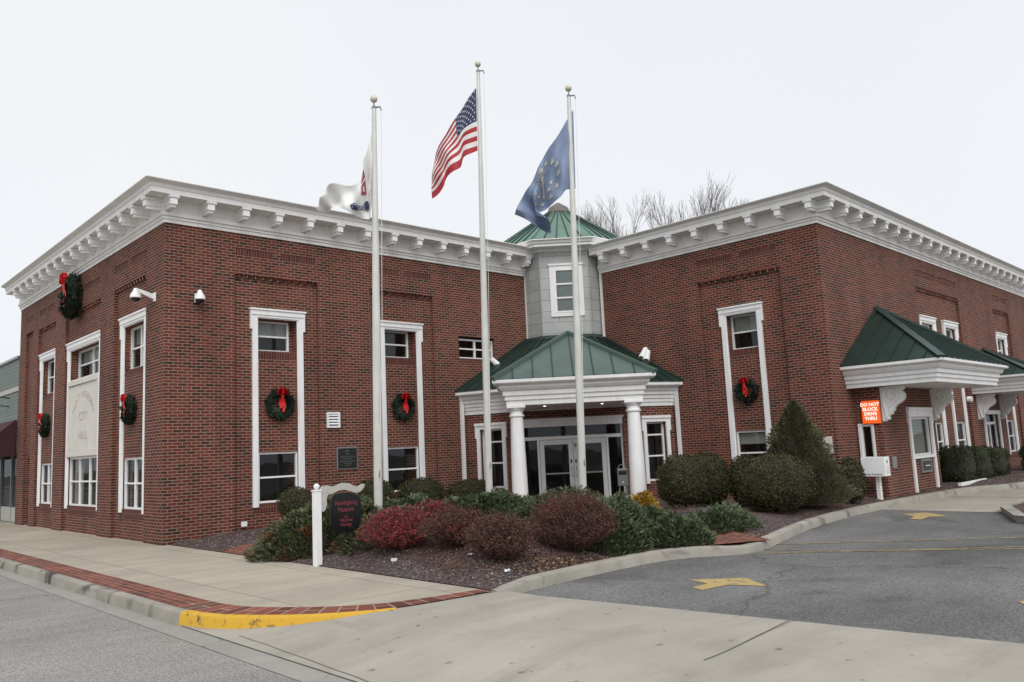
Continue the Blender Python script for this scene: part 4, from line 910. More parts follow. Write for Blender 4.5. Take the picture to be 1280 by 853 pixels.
mb.idx(verts, [(i*kk+j, (i+1)*kk+j, (i+1)*kk+j+1, i*kk+j+1) for i in range(len(rows)-1) for j in range(nt_)], 'gravel')
o = mb.build('planting_bed', recalc=False, smooth=True); props(o, kind='structure')
# brick walk through the bed
mb = MB(); pts = cat([(.16, -3.25), (1.5, -3.25), (3, -3.35), (5.4, -3.75), (6.7, -4.9), (6.9, -6.0), (6.6, -7.6), (5.7, -9.3), (4.93, -10.74)], 6); s_ = 0; wd = .62
for i, (a, b) in enumerate(zip(pts, pts[1:])):
    da = (pts[min(i+1, len(pts)-1)]-pts[max(i-1, 0)]).normalized(); db_ = (pts[min(i+2, len(pts)-1)]-pts[i]).normalized()
    na, nb = V((-da.y, da.x, 0))*wd, V((-db_.y, db_.x, 0))*wd; l = (b-a).length; za = max(bh(a.x, a.y), .03)+.03 if i else .012; zb = max(bh(b.x, b.y), .03)+.03
    if a.y < -9.2 and a.x > 3: za = .11-(-9.2-a.y)*.03; zb = .11-(-9.2-b.y)*.03
    elif b.y < -9.2 and b.x > 3: zb = .11
    q = [a-na+Z*za, b-nb+Z*zb, b+nb+Z*zb, a+na+Z*za]; mb.face(q, 'paver', [(s_, 0), (s_+l, 0), (s_+l, 2*wd), (s_, 2*wd)]); s_ += l
props(mb.build('brick_path', recalc=False), kind='structure')
# island kerb across the lane
mb = MB(); kp = [V((30, -12.4, 0)), V((13.3, -12.42, 0)), V((12.5, -12.45, 0)), V((12.2, -12.6, 0)), V((10.6, -13.25, 0)), V((9.6, -14.6, 0)), V((9.4, -20, 0))]
k2 = kerb('island_kerb', kp[::-1], -.17, .06, -.1, 'kerb', r=.04); props(k2, kind='structure')
sheet('island_bed', [[(p.x+(.0), p.y-.0) for p in kp]+[(30, -20)]], .03, 'gravel')
# ================================================================== NEIGHBOURING SHOP
shop = thing('shop_building', (0, 13, 0), 'green sided shop with dark maroon awning at the far end of the sidewalk', 'building')
mb = MB(); f = lambda u, o, z: V((-o, u, z))
relief(mb, f, 12.93, 30, 2.35, 5.45, [], m='siding'); mb.box(f, 12.93, 30, -.02, .03, 4.35, 4.5, 'paver' if 0 else 'tan_paint'); mb.box(f, 12.93, 30, -8, -.01, 2.3, 5.44, 'siding'); mb.build('wall', shop, recalc=False)
mb = MB(); mb.box(f, 12.93, 30.1, -8, .06, 5.45, 5.53, 'grey_metal'); mb.build('parapet_cap', shop)
mb = MB(); mb.prism([(-.035, 12.95, 3.40), (-.95, 12.95, 2.6), (-.95, 12.95, 2.2), (-.035, 12.95, 2.2)], (0, 17, 0), 'awning'); mb.build('awning', shop)
mb = MB(); mb.box(f, 12.93, 30, -6, -.35, -.1, 2.35, 'inside'); mb.box(f, 12.93, 13.05, -.35, -.05, -.1, .5, 'white'); mb.box(f, 12.95, 13.06, -.2, -.1, .5, 2.3, 'grey_metal')
for u in (13.1, 14.6, 16.2, 18): mb.box(f, u, u+1.35, -.3, -.22, .0, .5, 'tan_paint'); mb.box(f, u-.04, u+.03, -.3, -.2, .5, 2.3, 'grey_metal')
o = mb.build('shopfront', shop)
g = MB(); g.face([f(13.05, -.26, .5), f(30, -.26, .5), f(30, -.26, 2.3), f(13.05, -.26, 2.3)], 'glass'); g.build('pane', o, recalc=False)
mb = MB()
for u, z in ((14.2, 4.2), (14.15, 3.9)): mb.tube([f(u, 0, z), f(u, .25, z+.04), f(u+.05, .35, z-.06)], .02, 'black_metal', 6)
mb.build('gooseneck_lamp', shop)
far = thing('white_roof_building', (2, 32, 0), 'pale flat building whose top shows above the green shop', 'building')
mb = MB(); mb.box(f, 31, 48, -14, -.5, -.1, 6.9, 'cream'); mb.build('wall', far); mb = MB(); mb.box(f, 30.9, 48.1, -14, -.4, 6.9, 7.05, 'grey_metal'); mb.build('parapet_cap', far)

# ================================================================== FOLIAGE
def rdirs(n, zmin=-1.):
    z = RNG.uniform(zmin, 1, n); t = RNG.uniform(0, 2*np.pi, n); r = np.sqrt(1-z*z)
    return np.stack([r*np.cos(t), r*np.sin(t), z], 1)
def leaf_mesh(name, pos, nrm, size, m, aspect=1.0, par=None, org=(0, 0, 0), jitter=.7, extra=None, along=None):
    """one small quad per leaf; nrm = rough facing"""
    n = len(pos); nv = nrm+RNG.normal(0, jitter, (n, 3)); nv /= np.linalg.norm(nv, axis=1)[:, None]+1e-9
    if along is None:
        a = np.cross(nv, RNG.normal(0, 1, (n, 3)))
    else: a = along+RNG.normal(0, .15, (n, 3))
    a /= np.linalg.norm(a, axis=1)[:, None]+1e-9; b = np.cross(nv, a); b /= np.linalg.norm(b, axis=1)[:, None]+1e-9
    s = (size*RNG.uniform(.7, 1.3, n))[:, None]; h = s*aspect
    # pointed leaf: rhombus
    v = np.stack([pos-a*h*.5, pos+b*s*.5, pos+a*h*.5, pos-b*s*.5], 1).reshape(-1, 3)
    vs = [v]; nq = n; faces = np.arange(4*n).reshape(n, 4); ms = np.zeros(n, int); mats = [M[m]]
    ev = np.zeros((0, 3)); ef = []
    if extra:
        for mbx in extra:
            off = 4*n+len(ev); ev = np.vstack([ev, np.array([tuple(p) for p in mbx.v])]); ef += [tuple(off+i for i in fa) for fa in mbx.f]; 
            mats.append(M[mbx.ms[0]] if isinstance(mbx.ms[0], str) else mbx.ms[0])
    allv = np.vstack([v, ev]) if len(ev) else v
    me = bpy.data.meshes.new(name); allv = allv-np.array(org)
    nf = n+len(ef); loops = np.concatenate([faces.ravel(), np.array([i for fa in ef for i in fa], int)]) if ef else faces.ravel()
    starts = np.concatenate([np.arange(n)*4, 4*n+np.cumsum([0]+[len(fa) for fa in ef])[:-1]]) if ef else np.arange(n)*4
    me.vertices.add(len(allv)); me.vertices.foreach_set('co', allv.astype(np.float32).ravel())
    me.loops.add(len(loops)); me.loops.foreach_set('vertex_index', loops.astype(np.int32)); me.polygons.add(nf); me.polygons.foreach_set('loop_start', starts.astype(np.int32))
    for mm in mats: me.materials.append(mm)
    mi = np.zeros(nf, np.int32)
    if ef:
        k = n
        for j, mbx in enumerate(extra): mi[k:k+len(mbx.f)] = j+1; k += len(mbx.f)
    me.polygons.foreach_set('material_index', mi); me.update(calc_edges=True); me.validate()
    o = bpy.data.objects.new(name, me); link(o, par)
    if par is None: o.location = org
    ORG[o.name] = V(org); return o
def lump(d, seed, amp=.08, f1=2.2, f2=6.):
    return np.array([1+amp*noise.noise(V((q[0]*f1+seed, q[1]*f1, q[2]*f1)))*1.6+amp*.6*noise.noise(V((q[0]*f2, q[1]*f2+seed, q[2]*f2))) for q in d])
def blob(mb, c, rad, seed, amp, m, k=.9, n=14, sq=1.):
    V0 = []; F = []
    for i in range(n+1):
        th = math.pi*i/n
        for j in range(2*n):
            ph = math.pi*j/n; d = np.array([[math.sin(th)*math.cos(ph), math.sin(th)*math.sin(ph), math.cos(th)]]); e = np.sign(d)*np.abs(d)**sq; r = lump(d, seed, amp)[0]*k
            V0.append((c[0]+e[0, 0]*rad[0]*r, c[1]+e[0, 1]*rad[1]*r, max(c[2]+e[0, 2]*rad[2]*r, c[2]-rad[2]*.98)))
    for i in range(n):
        for j in range(2*n): F.append((i*2*n+j, (i+1)*2*n+j, (i+1)*2*n+(j+1) % (2*n), i*2*n+(j+1) % (2*n)))
    mb.idx(V0, F, m)
def shrub(name, x, y, w, dp, h, label, cat_='shrub', group=None, m='boxwood', leaf=.026, dens=1500, seed=0, sq=.93, zb=None, amp=.05):
    """a clipped shrub: thousands of leaves in the outer shell over a twiggy core"""
    z0 = bh(x, y) if zb is None else zb; c = (x, y, z0+h*.5); rad = (w/2, dp/2, h*.52)
    area = 4*math.pi*((rad[0]*rad[1])**1.6+(rad[0]*rad[2])**1.6+(rad[1]*rad[2])**1.6)**(1/1.6)/3**(1/1.6)
    n = int(area*dens*(.032/leaf)**2); d = rdirs(n, -.9); r = lump(d, seed, amp)*(1-.13*RNG.random(n)**1.5)
    loose = RNG.random(n) < .07; r = r+np.where(loose, RNG.uniform(0, .075, n), 0)
    thin = np.array([noise.noise(V((q[0]*4.5+seed*3, q[1]*4.5, q[2]*4.5))) for q in d]) < -.22; thin &= RNG.random(n) < .72
    e = np.sign(d)*np.abs(d)**sq; pos = np.array(c)+e*np.array(rad)*r[:, None]; keep = (pos[:, 2] > z0+.02) & ~thin
    pos, d = pos[keep], d[keep]
    core = MB(); blob(core, c, rad, seed, amp, 'box_core', k=.86, sq=sq)
    core.tube([(x, y, z0-.1), (x, y, z0+h*.4)], .03, 'box_core', 6)
    o = leaf_mesh(name, pos, d, leaf, m, aspect=1.3, org=(x, y, z0), extra=[core]); props(o, label, cat_, group); return o
hx = V((.7302, -.6817, 0)); 
GB = 'clipped boxwoods along the garden front'
shrub('boxwood', 2.0, -2.05, .72, .7, .72, 'small clipped boxwood behind the white sign post', group=GB, seed=1, zb=.38)
shrub('boxwood', 4.3, -1.55, 1.0, .95, .92, 'rounded boxwood beneath the bronze plaque', group=GB, seed=2, zb=.2)
shrub('boxwood', 5.9, -1.2, 1.25, 1.1, .86, 'broad rounded boxwood under the second garden-front window', group=GB, seed=3, zb=.2)
shrub('boxwood', 7.5, -1.3, 1.5, 1.1, .78, 'widest low boxwood beside the entrance vestibule', group=GB, seed=4, zb=.15)
GR = 'clipped boxwoods before the east wing'
shrub('boxwood', 8.3, -7.45, 1.22, 1.15, 1.12, 'round boxwood just outside the entrance portico', group=GR, seed=5, dens=1600)
shrub('boxwood', 9.7, -7.1, 1.1, 1.0, 1.25, 'smaller boxwood behind the one nearest the portico', group=GR, seed=6)
shrub('boxwood', 10.3, -7.75, .85, .8, 1.15, 'narrow boxwood under the east wing wreath', group=GR, seed=7)
shrub('boxwood', 9.1, -9.15, 1.72, 1.5, 1.19, 'largest ball-shaped boxwood next to the cone evergreen', group=GR, seed=8, dens=1600)
shrub('boxwood', 12.1, -9.38, .72, .6, 1.04, 'small upright boxwood before the teller bay', group=GR, seed=9, leaf=.03)
# hedges against the drive side
def hedge(u, o, w, dp, h, label, seed, g=None):
    p = fD(u, o, 0); return shrub('hedge', p.x, p.y, w, dp, h, label, 'hedge', g, m='hedge', leaf=.032, dens=1400, seed=seed, sq=.55, zb=.04, amp=.06)
GH = 'dark clipped hedges by the drive'
hedge(6.6, .62, 1.3, .9, 1.12, 'dark yew hedge block beside the teller bay', 21, GH)
hedge(8.0, .65, 1.5, .9, 1.05, 'yew hedge block standing before the paired lower windows', 22, GH)
hedge(9.5, .7, 1.3, .9, .98, 'thinner yew hedge block close to the side door', 23, GH)
hedge(13.3, 1.3, 2.2, 1.1, 1.0, 'long yew hedge beyond the side door canopy', 24, GH)
# cone evergreen
def cone_tree(x, y, w, h, label):
    z0 = bh(x, y); t = thing('dwarf_spruce', (x, y, z0), label, 'evergreen tree'); n = 42000
    q = RNG.random(n)**.62; hz = 1-q; ang = RNG.uniform(0, 2*np.pi, n)
    prof = q**.78*np.where(hz < .14, .82+hz*1.3, 1)+.05*np.minimum(1, q*9)
    bump = np.array([1+.42*noise.noise(V((math.cos(a)*2.2, math.sin(a)*2.2, zz*7)))+.36*noise.noise(V((math.cos(a)*6, math.sin(a)*6, zz*16))) for a, zz in zip(ang, hz)])
    rr = w/2*prof*bump*(1-.2*RNG.random(n)**1.4)
    pos = np.stack([x+rr*np.cos(ang), y+rr*np.sin(ang), z0+.08+hz*(h-.08)+RNG.normal(0, .015, n)], 1); nr = np.stack([np.cos(ang), np.sin(ang), np.full(n, .35)], 1)
    core = MB(); core.lathe((x, y, z0+.05), [(w*.33, 0), (w*.39, .25), (w*.3, h*.4), (w*.16, h*.7), (.02, h*.95)], 'box_core', 16)
    leaf_mesh('crown', pos, nr, .02, 'spruce', aspect=2.8, par=t, org=(x, y, z0), along=nr+np.array([0, 0, .3]), jitter=.9, extra=[core])
    mb = MB(); mb.tube([(x, y, z0-.1), (x, y, z0+h*.5)], [.06, .02], 'bark', 8); mb.build('trunk', t)
cone_tree(10.5, -8.95, 1.95, 2.34, 'cone-shaped dwarf spruce at the east wing corner')
# junipers: fans of needles over a low mound
def juniper(name, cx, cy, rx, ry, h, label, m='juniper', group=None, n=2600, seed=0, size=.15, zoff=0, rot=0., step=7, cat_='shrub'):
    z0 = bh(cx, cy)+zoff; P = []; D = []; S = []
    ca, sa = math.cos(rot), math.sin(rot)
    for i in range(n):
        t = random.uniform(0, 2*math.pi); rr = math.sqrt(random.random()); edge = rr
        bm_ = 1+.22*noise.noise(V((math.cos(t)*1.7+seed, math.sin(t)*1.7, 0)))+.1*noise.noise(V((math.cos(t)*5+seed, math.sin(t)*5, 3)))
        lx, ly = rx*rr*math.cos(t)*bm_, ry*rr*math.sin(t)*bm_; x, y = cx+lx*ca-ly*sa, cy+lx*sa+ly*ca
        top = max(.03, (1-edge**2.6))*h*(1+.42*noise.noise(V((x*2.3+seed, y*2.3, 1)))+.3*noise.noise(V((x*5.5, y*5.5, seed))))
        zz = bh(x, y)*1.0+zoff*.5+top*(1-.5*random.random()**2.2)
        out = V((math.cos(t+rot), math.sin(t+rot), 0))*(.35+.9*edge)+V((random.gauss(0, .5), random.gauss(0, .5), .55+.35*random.random())); out.normalize()
        side = out.cross(Z).normalized(); base = V((x, y, zz))
        for k in range(step):
            a = (k-(step-1)/2)/((step-1)/2); dv = (out+side*a*.75+Z*random.uniform(-.15, .15)).normalized(); ln = size*(1-.45*abs(a))*random.uniform(.7, 1.15)
            P.append(base+out*size*.25*(1-abs(a))+dv*ln*.4); D.append(dv); S.append(ln)
    P = np.array([tuple(p) for p in P]); D = np.array([tuple(p) for p in D]); S = np.array(S)
    core = MB(); V0 = []; F = []; nn = 18
    for i in range(7):
        for j in range(nn):
            t = 2*math.pi*j/nn; f_ = i/6; lx, ly = rx*.9*f_*math.cos(t), ry*.9*f_*math.sin(t); x, y = cx+lx*ca-ly*sa, cy+lx*sa+ly*ca
            V0.append((x, y, bh(x, y)-.03+h*.55*(1-f_**2.4)))
    for i in range(6):
        for j in range(nn): F.append((i*nn+j, i*nn+(j+1) % nn, (i+1)*nn+(j+1) % nn, (i+1)*nn+j))
    core.idx(V0, F, 'box_core')
    n2 = len(P); nv = np.tile([0., 0., 1.], (n2, 1)); nvj = nv+RNG.normal(0, .5, (n2, 3))
    o = leaf_mesh(name, P, nvj, np.full(n2, .016)*1.0, m, aspect=1.0, org=(cx, cy, z0), extra=[core], along=D, jitter=.1)
    return props(o, label, cat_, group)
_old = leaf_mesh
GJ = 'low spreading junipers'
AS = 5.2
def leaf_mesh(name, pos, nrm, size, m, aspect=1.0, par=None, org=(0, 0, 0), jitter=.7, extra=None, along=None):
    if along is not None and par is None: aspect = AS
    return _old(name, pos, nrm, size, m, aspect, par, org, jitter, extra, along)
juniper('juniper', 1.0, -4.75, 1.3, .95, .56, 'big bronze-tinged juniper against the white sign post', group=GJ, n=5200, seed=1, rot=R(-35), size=.10)
juniper('juniper', 1.35, -6.35, .85, .5, .36, 'low dark juniper beneath the black hanging sign', group=GJ, n=1300, seed=2, rot=R(-35), size=.12)
juniper('juniper', 2.4, -5.3, 1.2, .8, .34, 'green juniper at the foot of the first flagpole', m='juniper_green', group=GJ, n=2465, seed=3, size=.095)
juniper('juniper', 3.7, -6.1, 1.5, 1.0, .34, 'long green juniper between the first two flagpoles', m='juniper_green', group=GJ, n=3770, seed=4, size=.095)
juniper('juniper', 4.6, -7.7, 1.4, 1.1, .36, 'green juniper around the foot of the blue flag pole', m='juniper_green', group=GJ, n=3480, seed=5, size=.095)
juniper('juniper', 3.5, -9.22, 1.2, .85, .5, 'broad green juniper spilling towards the drive kerb', m='juniper_green', group=GJ, n=4930, seed=6, size=.095)
juniper('juniper', 4.75, -8.95, .95, .7, .4, 'green juniper behind the broad one beside the brick patch', m='juniper_green', group=GJ, n=2400, seed=12, size=.1)
juniper('juniper', 4.5, -10.0, .6, .45, .36, 'juniper tip leaning over the kerb beside the brick patch', m='juniper_green', group=GJ, n=1200, seed=8, size=.13)
juniper('juniper', 6.25, -9.55, .85, .6, .34, 'small olive juniper alone on the gravel near the drive', m='juniper_green', group=GJ, n=1300, seed=7, size=.11)
juniper('yellow_shrub', 6.75, -7.5, .48, .34, .44, 'low golden yellow shrub beside the right column', m='yellow_leaf', n=900, seed=9, size=.08)
# barberries: arching twigs with small leaves
def barberry(cx, cy, w, h, label, m, seed, nt=260, leaves=26, tall=0):
    z0 = bh(cx, cy); t = thing('barberry', (cx, cy, z0), label, 'shrub', 'leafless red barberries in the gravel'); random.seed(seed)
    mb = MB(); P = []; Nn = []
    for i in range(nt):
        a = random.uniform(0, 2*math.pi); tilt = random.random()**.55; L_ = h*random.uniform(.75, 1.1)
        if tall and random.random() < .1: L_ *= 1.3
        ex, ey = math.cos(a)*w/2*tilt, math.sin(a)*w/2*tilt; top = h*math.sqrt(max(.05, 1-tilt**2.4*.9))*random.uniform(.85, 1.08)*(L_/h if L_ > h*1.12 else 1)
        b0 = V((cx+ex*.3, cy+ey*.3, z0)); mid = V((cx+ex*.72, cy+ey*.72, z0+top*.5)); end = V((cx+ex*1.04+random.gauss(0, .03), cy+ey*1.04+random.gauss(0, .03), z0+top))
        path = [b0, b0.lerp(mid, .5)+V((random.gauss(0, .01), random.gauss(0, .01), .02)), mid, mid.lerp(end, .5)+V((random.gauss(0, .02), random.gauss(0, .02), .02)), end]
        mb.tube(path, [.007, .006, .005, .004, .0022], 'stem', 3, cap=False)
        for k in range(leaves):
            f_ = random.random()**.6; s_ = f_*4; i0 = min(3, int(s_)); p = path[i0].lerp(path[i0+1], s_-i0)
            if random.random() < .3:     # short side twig
                q = p+V((random.gauss(0, .06), random.gauss(0, .06), random.uniform(.0, .07))); 
                if k % 3 == 0: mb.tube([p, q], .0022, 'stem', 3, cap=False)
                p = q
            P.append(p+V((random.gauss(0, .016), random.gauss(0, .016), random.gauss(0, .016)))); Nn.append(V((ex, ey, .3)))
    mb.build('twigs', t, recalc=False)
    P = np.array([tuple(p) for p in P]); Nn = np.array([tuple(p) for p in Nn])
    _old('leaves', P, Nn, .018, m, aspect=1.5, par=t, org=(cx, cy, z0), jitter=1.)
barberry(1.0, -7.2, 1.25, .6, 'brightest crimson barberry nearest the hanging sign', 'barberry_red', 31, 460, 30)
barberry(1.3, -8.3, 1.2, .52, 'dull brown-red barberry between the crimson one and the rounded one', 'barberry_dark', 32, 480, 24)
barberry(1.12, -9.42, 1.0, .6, 'rounded dark barberry closest to the kerb corner', 'barberry_dark', 33, 420, 24)
barberry(2.5, -9.5, 1.35, .8, 'tallest barberry with red tips before the entrance doors', 'barberry_dark', 34, 560, 28, tall=1)
barberry(2.0, -6.75, .8, .4, 'red barberry set back against the first flagpole', 'barberry_red', 35, 200, 28)
# fallen leaves and litter on the gravel
P = []
for k in range(2600):
    c = random.choice([(1.5, -8.4, .8, .9), (3.0, -10.0, 1.2, .3), (1.2, -9.6, .7, .6), (5.5, -10.5, .6, .2), (2, -9.9, 1, .3)]); x, y = random.gauss(c[0], c[2]*.6), random.gauss(c[1], c[3]*.6)
    if x > .2 and y > KY(x)+.05 and y < -3.5: P.append((x, y, bh(x, y)+.012))
for k in range(500):
    p = fD(random.gauss(8.8, 1.6), random.gauss(1.7, .25), 0)
    if p.y > KY(p.x)-.35: P.append((p.x, p.y, (bh(p.x, p.y)+.02) if p.y > KY(p.x) else -.06))
P = np.array(P); o = _old('fallen_leaves', P, np.tile([0, 0, 1.], (len(P), 1)), .03, 'dry_leaf', aspect=1.3, org=(0, 0, 0), jitter=.35); props(o, 'scattered brown leaves under the shrubs', 'leaves', kind='stuff')
# loose lava rock over the nearest part of the bed
mb = MB(); pv = [(1, 0, 0), (-.8, .2, 0), (0, .9, .1), (.1, -.9, 0), (.1, 0, .7), (0, .1, -.5)]; pf = [(0, 2, 4), (2, 1, 4), (1, 3, 4), (3, 0, 4)]
PV = []; PF = []
while len(PV) < 6*9000:
    x, y = random.uniform(.17, 5), random.uniform(-10.2, -3)
    if random.random() < .25: x, y = random.uniform(.17, 2), random.uniform(-3, -.1)
    if y < KY(x)+.03 or path_d(x, y) < .65: continue
    s_ = random.uniform(.008, .02); a = random.uniform(0, 6.3); c_, s2 = math.cos(a), math.sin(a); z = bh(x, y); i = len(PV)
    PV += [(x+s_*(p[0]*c_-p[1]*s2), y+s_*(p[0]*s2+p[1]*c_), z+s_*(p[2]+.15)) for p in pv]; PF += [tuple(i+j for j in fa) for fa in pf]
M['rock'] = leaf_mat('lava_rock', [(0, (.035, .028, .03)), (.5, (.1, .075, .078)), (.9, (.17, .125, .12)), (1, (.4, .36, .32))], rough=.95)
mb.idx(PV, PF, 'rock'); props(mb.build('loose_rock', recalc=False), 'loose purplish lava rock covering the planting bed', 'gravel', kind='stuff')
# small bits of litter
for x, y, lab, s_ in ((.62, -7.6, 'small white cap lying on the gravel in front of the crimson barberry', .035), ):
    mb = MB((x, y, bh(x, y))); mb.box(lambda u, o, z: V((x+u, y+o, bh(x, y)+z)), -s_, s_, -s_, s_, 0, s_*1.2, 'trim'); props(mb.build('plastic_cap', bevel=.005), lab, 'litter')
def paper(x, y, s_, lab, seed):
    random.seed(seed); mb = MB((x, y, bh(x, y))); V0 = []; n = 5
    for i in range(n):
        for j in range(n): V0.append((x+(i/(n-1)-.5)*s_+random.gauss(0, s_*.05), y+(j/(n-1)-.5)*s_*.8+random.gauss(0, s_*.05), bh(x, y)+.01+s_*.5*abs(math.sin(i*1.7+seed))*random.uniform(.4, 1)))
    mb.idx(V0, [(i*n+j, (i+1)*n+j, (i+1)*n+j+1, i*n+j+1) for i in range(n-1) for j in range(n-1)], 'trim'); props(mb.build('crumpled_paper', recalc=False), lab, 'litter')
paper(.85, -9.85, .075, 'crumpled white wrapper beside the rounded dark barberry', 3); paper(.98, -8.95, .085, 'torn white paper caught under the brown-red barberry', 5)

# ================================================================== FLAGPOLES AND FLAGS
def pole(base, top, ztop, label, zb=.12, r0=.075, r1=.04):
    b, t = V(base), V(top); at = lambda z: b+(t-b)*((z-b.z)/(t.z-b.z)); p0 = at(zb)
    o = thing('flagpole', p0, label, 'flagpole', 'white flagpoles in the front bed')
    mb = MB(); zs = [zb+(ztop-zb)*k/10 for k in range(11)]; mb.tube([at(z) for z in zs], [r0 if k < 4 else r0+(r1-r0)*(k-4)/6 for k in range(11)], 'pole', 20); mb.build('shaft', o, smooth=True)
    mb = MB(); c = at(ztop); mb.lathe(c, [(.045, 0), (.05, .03), (.035, .05), (.014, .07), (.014, .13)], 'grey_metal', 12); mb.tube([c+V((0, 0, .03)), c+V((.09, -.08, .035)), c+V((.10, -.09, -.03))], .016, 'grey_metal', 6); mb.build('truck', o)
    mb = MB(); r = .072; cc = c+Z*.195; mb.lathe(cc, [(max(.002, r*math.sin(math.pi*k/12)), -r*math.cos(math.pi*k/12)) for k in range(13)], 'gold', 20); mb.build('finial', o, smooth=True)
    mb = MB(); q = at(1.35)+V((-.02, -.08, 0)); mb.tube([c+V((.10, -.09, -.02)), at(ztop*.5)+V((.075, -.075, 0)), q], .005, 'white', 4); mb.build('halyard', o)
    mb = MB(); mb.lathe(at(zb), [(.13, 0), (.13, .03), (.09, .08), (.078, .1)], 'grey_metal', 18); mb.build('collar', o)
    mb = MB(); mb.tube([q+V((.0, .03, 0)), q+V((-.01, -.02, 0))], .012, 'grey_metal', 6); mb.tube([q+V((0, 0, -.07)), q+V((0, 0, .07))], .01, 'grey_metal', 6); mb.build('cleat', o)
    return at
at1 = pole((1.761, -5.505, .687), (1.848, -5.564, 8.305), 8.22, 'shortest white flagpole standing behind the crimson barberry', zb=.2, r0=.078, r1=.042)
at2 = pole((5.217, -4.575, .503), (5.335, -4.68, 10.436), 10.33, 'tallest white flagpole, flying the striped flag', zb=.2, r0=.078, r1=.04)
at3 = pole((5.558, -6.982, .52), (5.677, -7.116, 9.005), 8.94, 'white flagpole in front of the entrance doors, flying the blue flag', zb=.2, r0=.075, r1=.042)
fwd = V((.6817, .7302, 0))
def crv(P, t):
    n = len(P)-1; s_ = min(n-1e-6, max(0, t*n)); i = int(s_); u = s_-i; a, b, c, d = [V(P[max(0, min(n, j))]) for j in (i-1, i, i+1, i+2)]
    return .5*((2*b)+(c-a)*u+(2*a-5*b+4*c-d)*u*u+(3*b-a-3*c+d)*u**3)
def cloth(top, bot, rip, ut=0.):
    def S(u, v, d=0.):
        u = max(0, min(1, u)); v = max(0, min(1, v))
        p = crv(top, u).lerp(crv(bot, u), 1-v**(1/(1+ut*u))); w_ = u**.7
        return p+fwd*(rip[0]*w_*math.sin(rip[1]*u+rip[2]*v+rip[3])+.35*rip[0]*w_*math.sin(2.3*rip[1]*u-5*v))+fwd*d
    return S
def flag(name, S, col, nu, nv, label, decals=()):
    c = S(0, .5); o = thing(name, c, label, 'flag')
    mb = MB(); V0 = [S(i/nu, j/nv) for i in range(nu+1) for j in range(nv+1)]
    groups = {}
    for i in range(nu):
        for j in range(nv): groups.setdefault(col((i+.5)/nu, (j+.5)/nv), []).append((i*(nv+1)+j, (i+1)*(nv+1)+j, (i+1)*(nv+1)+j+1, i*(nv+1)+j+1))
    k0 = len(mb.v); mb.v += V0
    for m, F in groups.items():
        for fa in F: mb.f.append(fa); mb.m.append(mb.mi(m)); mb.uv.append([(0, 0)]*4)
    cl = mb.build('cloth', o, smooth=True, recalc=False)
    for dn, polys, m in decals:
        mb = MB()
        for s_ in (-.02, .02):
            for p in polys:
                if isinstance(p, tuple) and len(p) == 2 and isinstance(p[0], list) and p[0] and len(p[0][0]) == 2 and isinstance(p[1], list) and isinstance(p[1][0], tuple): mb.idx([S(u, v, s_) for u, v in p[0]], p[1], m)
                else:
                    cx = sum(q[0] for q in p)/len(p); cy = sum(q[1] for q in p)/len(p); mb.idx([S(u, v, s_) for u, v in [(cx, cy)]+list(p)], [(0, 1+i, 1+(i+1) % len(p)) for i in range(len(p))], m)
        mb.build(dn, cl, recalc=False)
    # grommet clips
    return o
def star(cx, cy, r, asp=1.6, rot=0): return [(cx+r/asp*math.sin(rot+math.pi*k/5)*(1 if k % 2 == 0 else .42), cy+r*math.cos(rot+math.pi*k/5)*(1 if k % 2 == 0 else .42)) for k in range(10)]
UT = [(5.29, -4.638, 9.954), (5.078, -4.439, 9.549), (4.811, -4.192, 9.052), (4.587, -3.983, 8.396), (4.481, -3.884, 7.898)]
UB = [(5.267, -4.618, 8.449), (5.042, -4.409, 8.324), (4.96, -4.335, 8.03), (4.74, -4.13, 7.87), (4.69, -4.03, 7.66), (4.492, -3.896, 7.311)]
S2 = cloth(UT, UB, (.15, 10, 3.2, .4), .9)
stars = [star(.022+.4*(c+.5 if r % 2 == 0 else c+1)/6.1, 1-(7/13)*(r+.7)/9.4, .021) for r in range(9) for c in range(6 if r % 2 == 0 else 5)]
flag('national_flag', S2, lambda u, v: 'flag_navy' if (u < .4 and v > 6/13) else ('flag_red' if int((1-v)*13) % 2 == 0 else 'flag_white'), 40, 52, 'red and white striped flag with a starry blue canton', [('stars', stars, 'flag_white')])
IT = [(5.733, -7.166, 8.663), (5.553, -7.0, 8.298), (5.331, -6.791, 7.842), (5.178, -6.646, 7.495), (5.042, -6.517, 7.171), (4.888, -6.374, 6.806), (4.76, -6.254, 6.428)]
IB = [(5.699, -7.131, 6.953), (5.556, -6.999, 6.93), (5.447, -6.896, 6.748), (5.31, -6.62, 6.6), (5.16, -6.45, 6.46), (5.29, -6.72, 6.25), (5.297, -6.752, 6.037)]
S3 = cloth(IT, IB, (.2, 13, 4.4, 1.0))
dec = [star(.5+.23*math.cos(2*math.pi*k/13), .5+.36*math.sin(2*math.pi*k/13), .06) for k in range(13)]+[star(.5+.12*math.cos(R(200)+R(35)*k), .5+.2*math.sin(R(200)+R(35)*k), .05) for k in range(5)]+[star(.5, .79, .075)]
dec += [[(.49, .24), (.51, .24), (.51, .52), (.49, .52)], [(.475, .52), (.525, .52), (.52, .56), (.48, .56)], [(.485, .57), (.515, .57), (.522, .63), (.5, .7), (.478, .63)]]
for k in range(7): a = R(30+20*k); dec.append([(.5+.07*math.cos(a)-.004, .58+.12*math.sin(a)), (.5+.16*math.cos(a), .58+.26*math.sin(a)), (.5+.07*math.cos(a)+.006, .58+.12*math.sin(a))])
flag('state_flag', S3, lambda u, v: 'flag_blue', 44, 30, 'faded blue flag with a ring of gold stars and a torch', [('emblem', dec, 'flag_gold')])
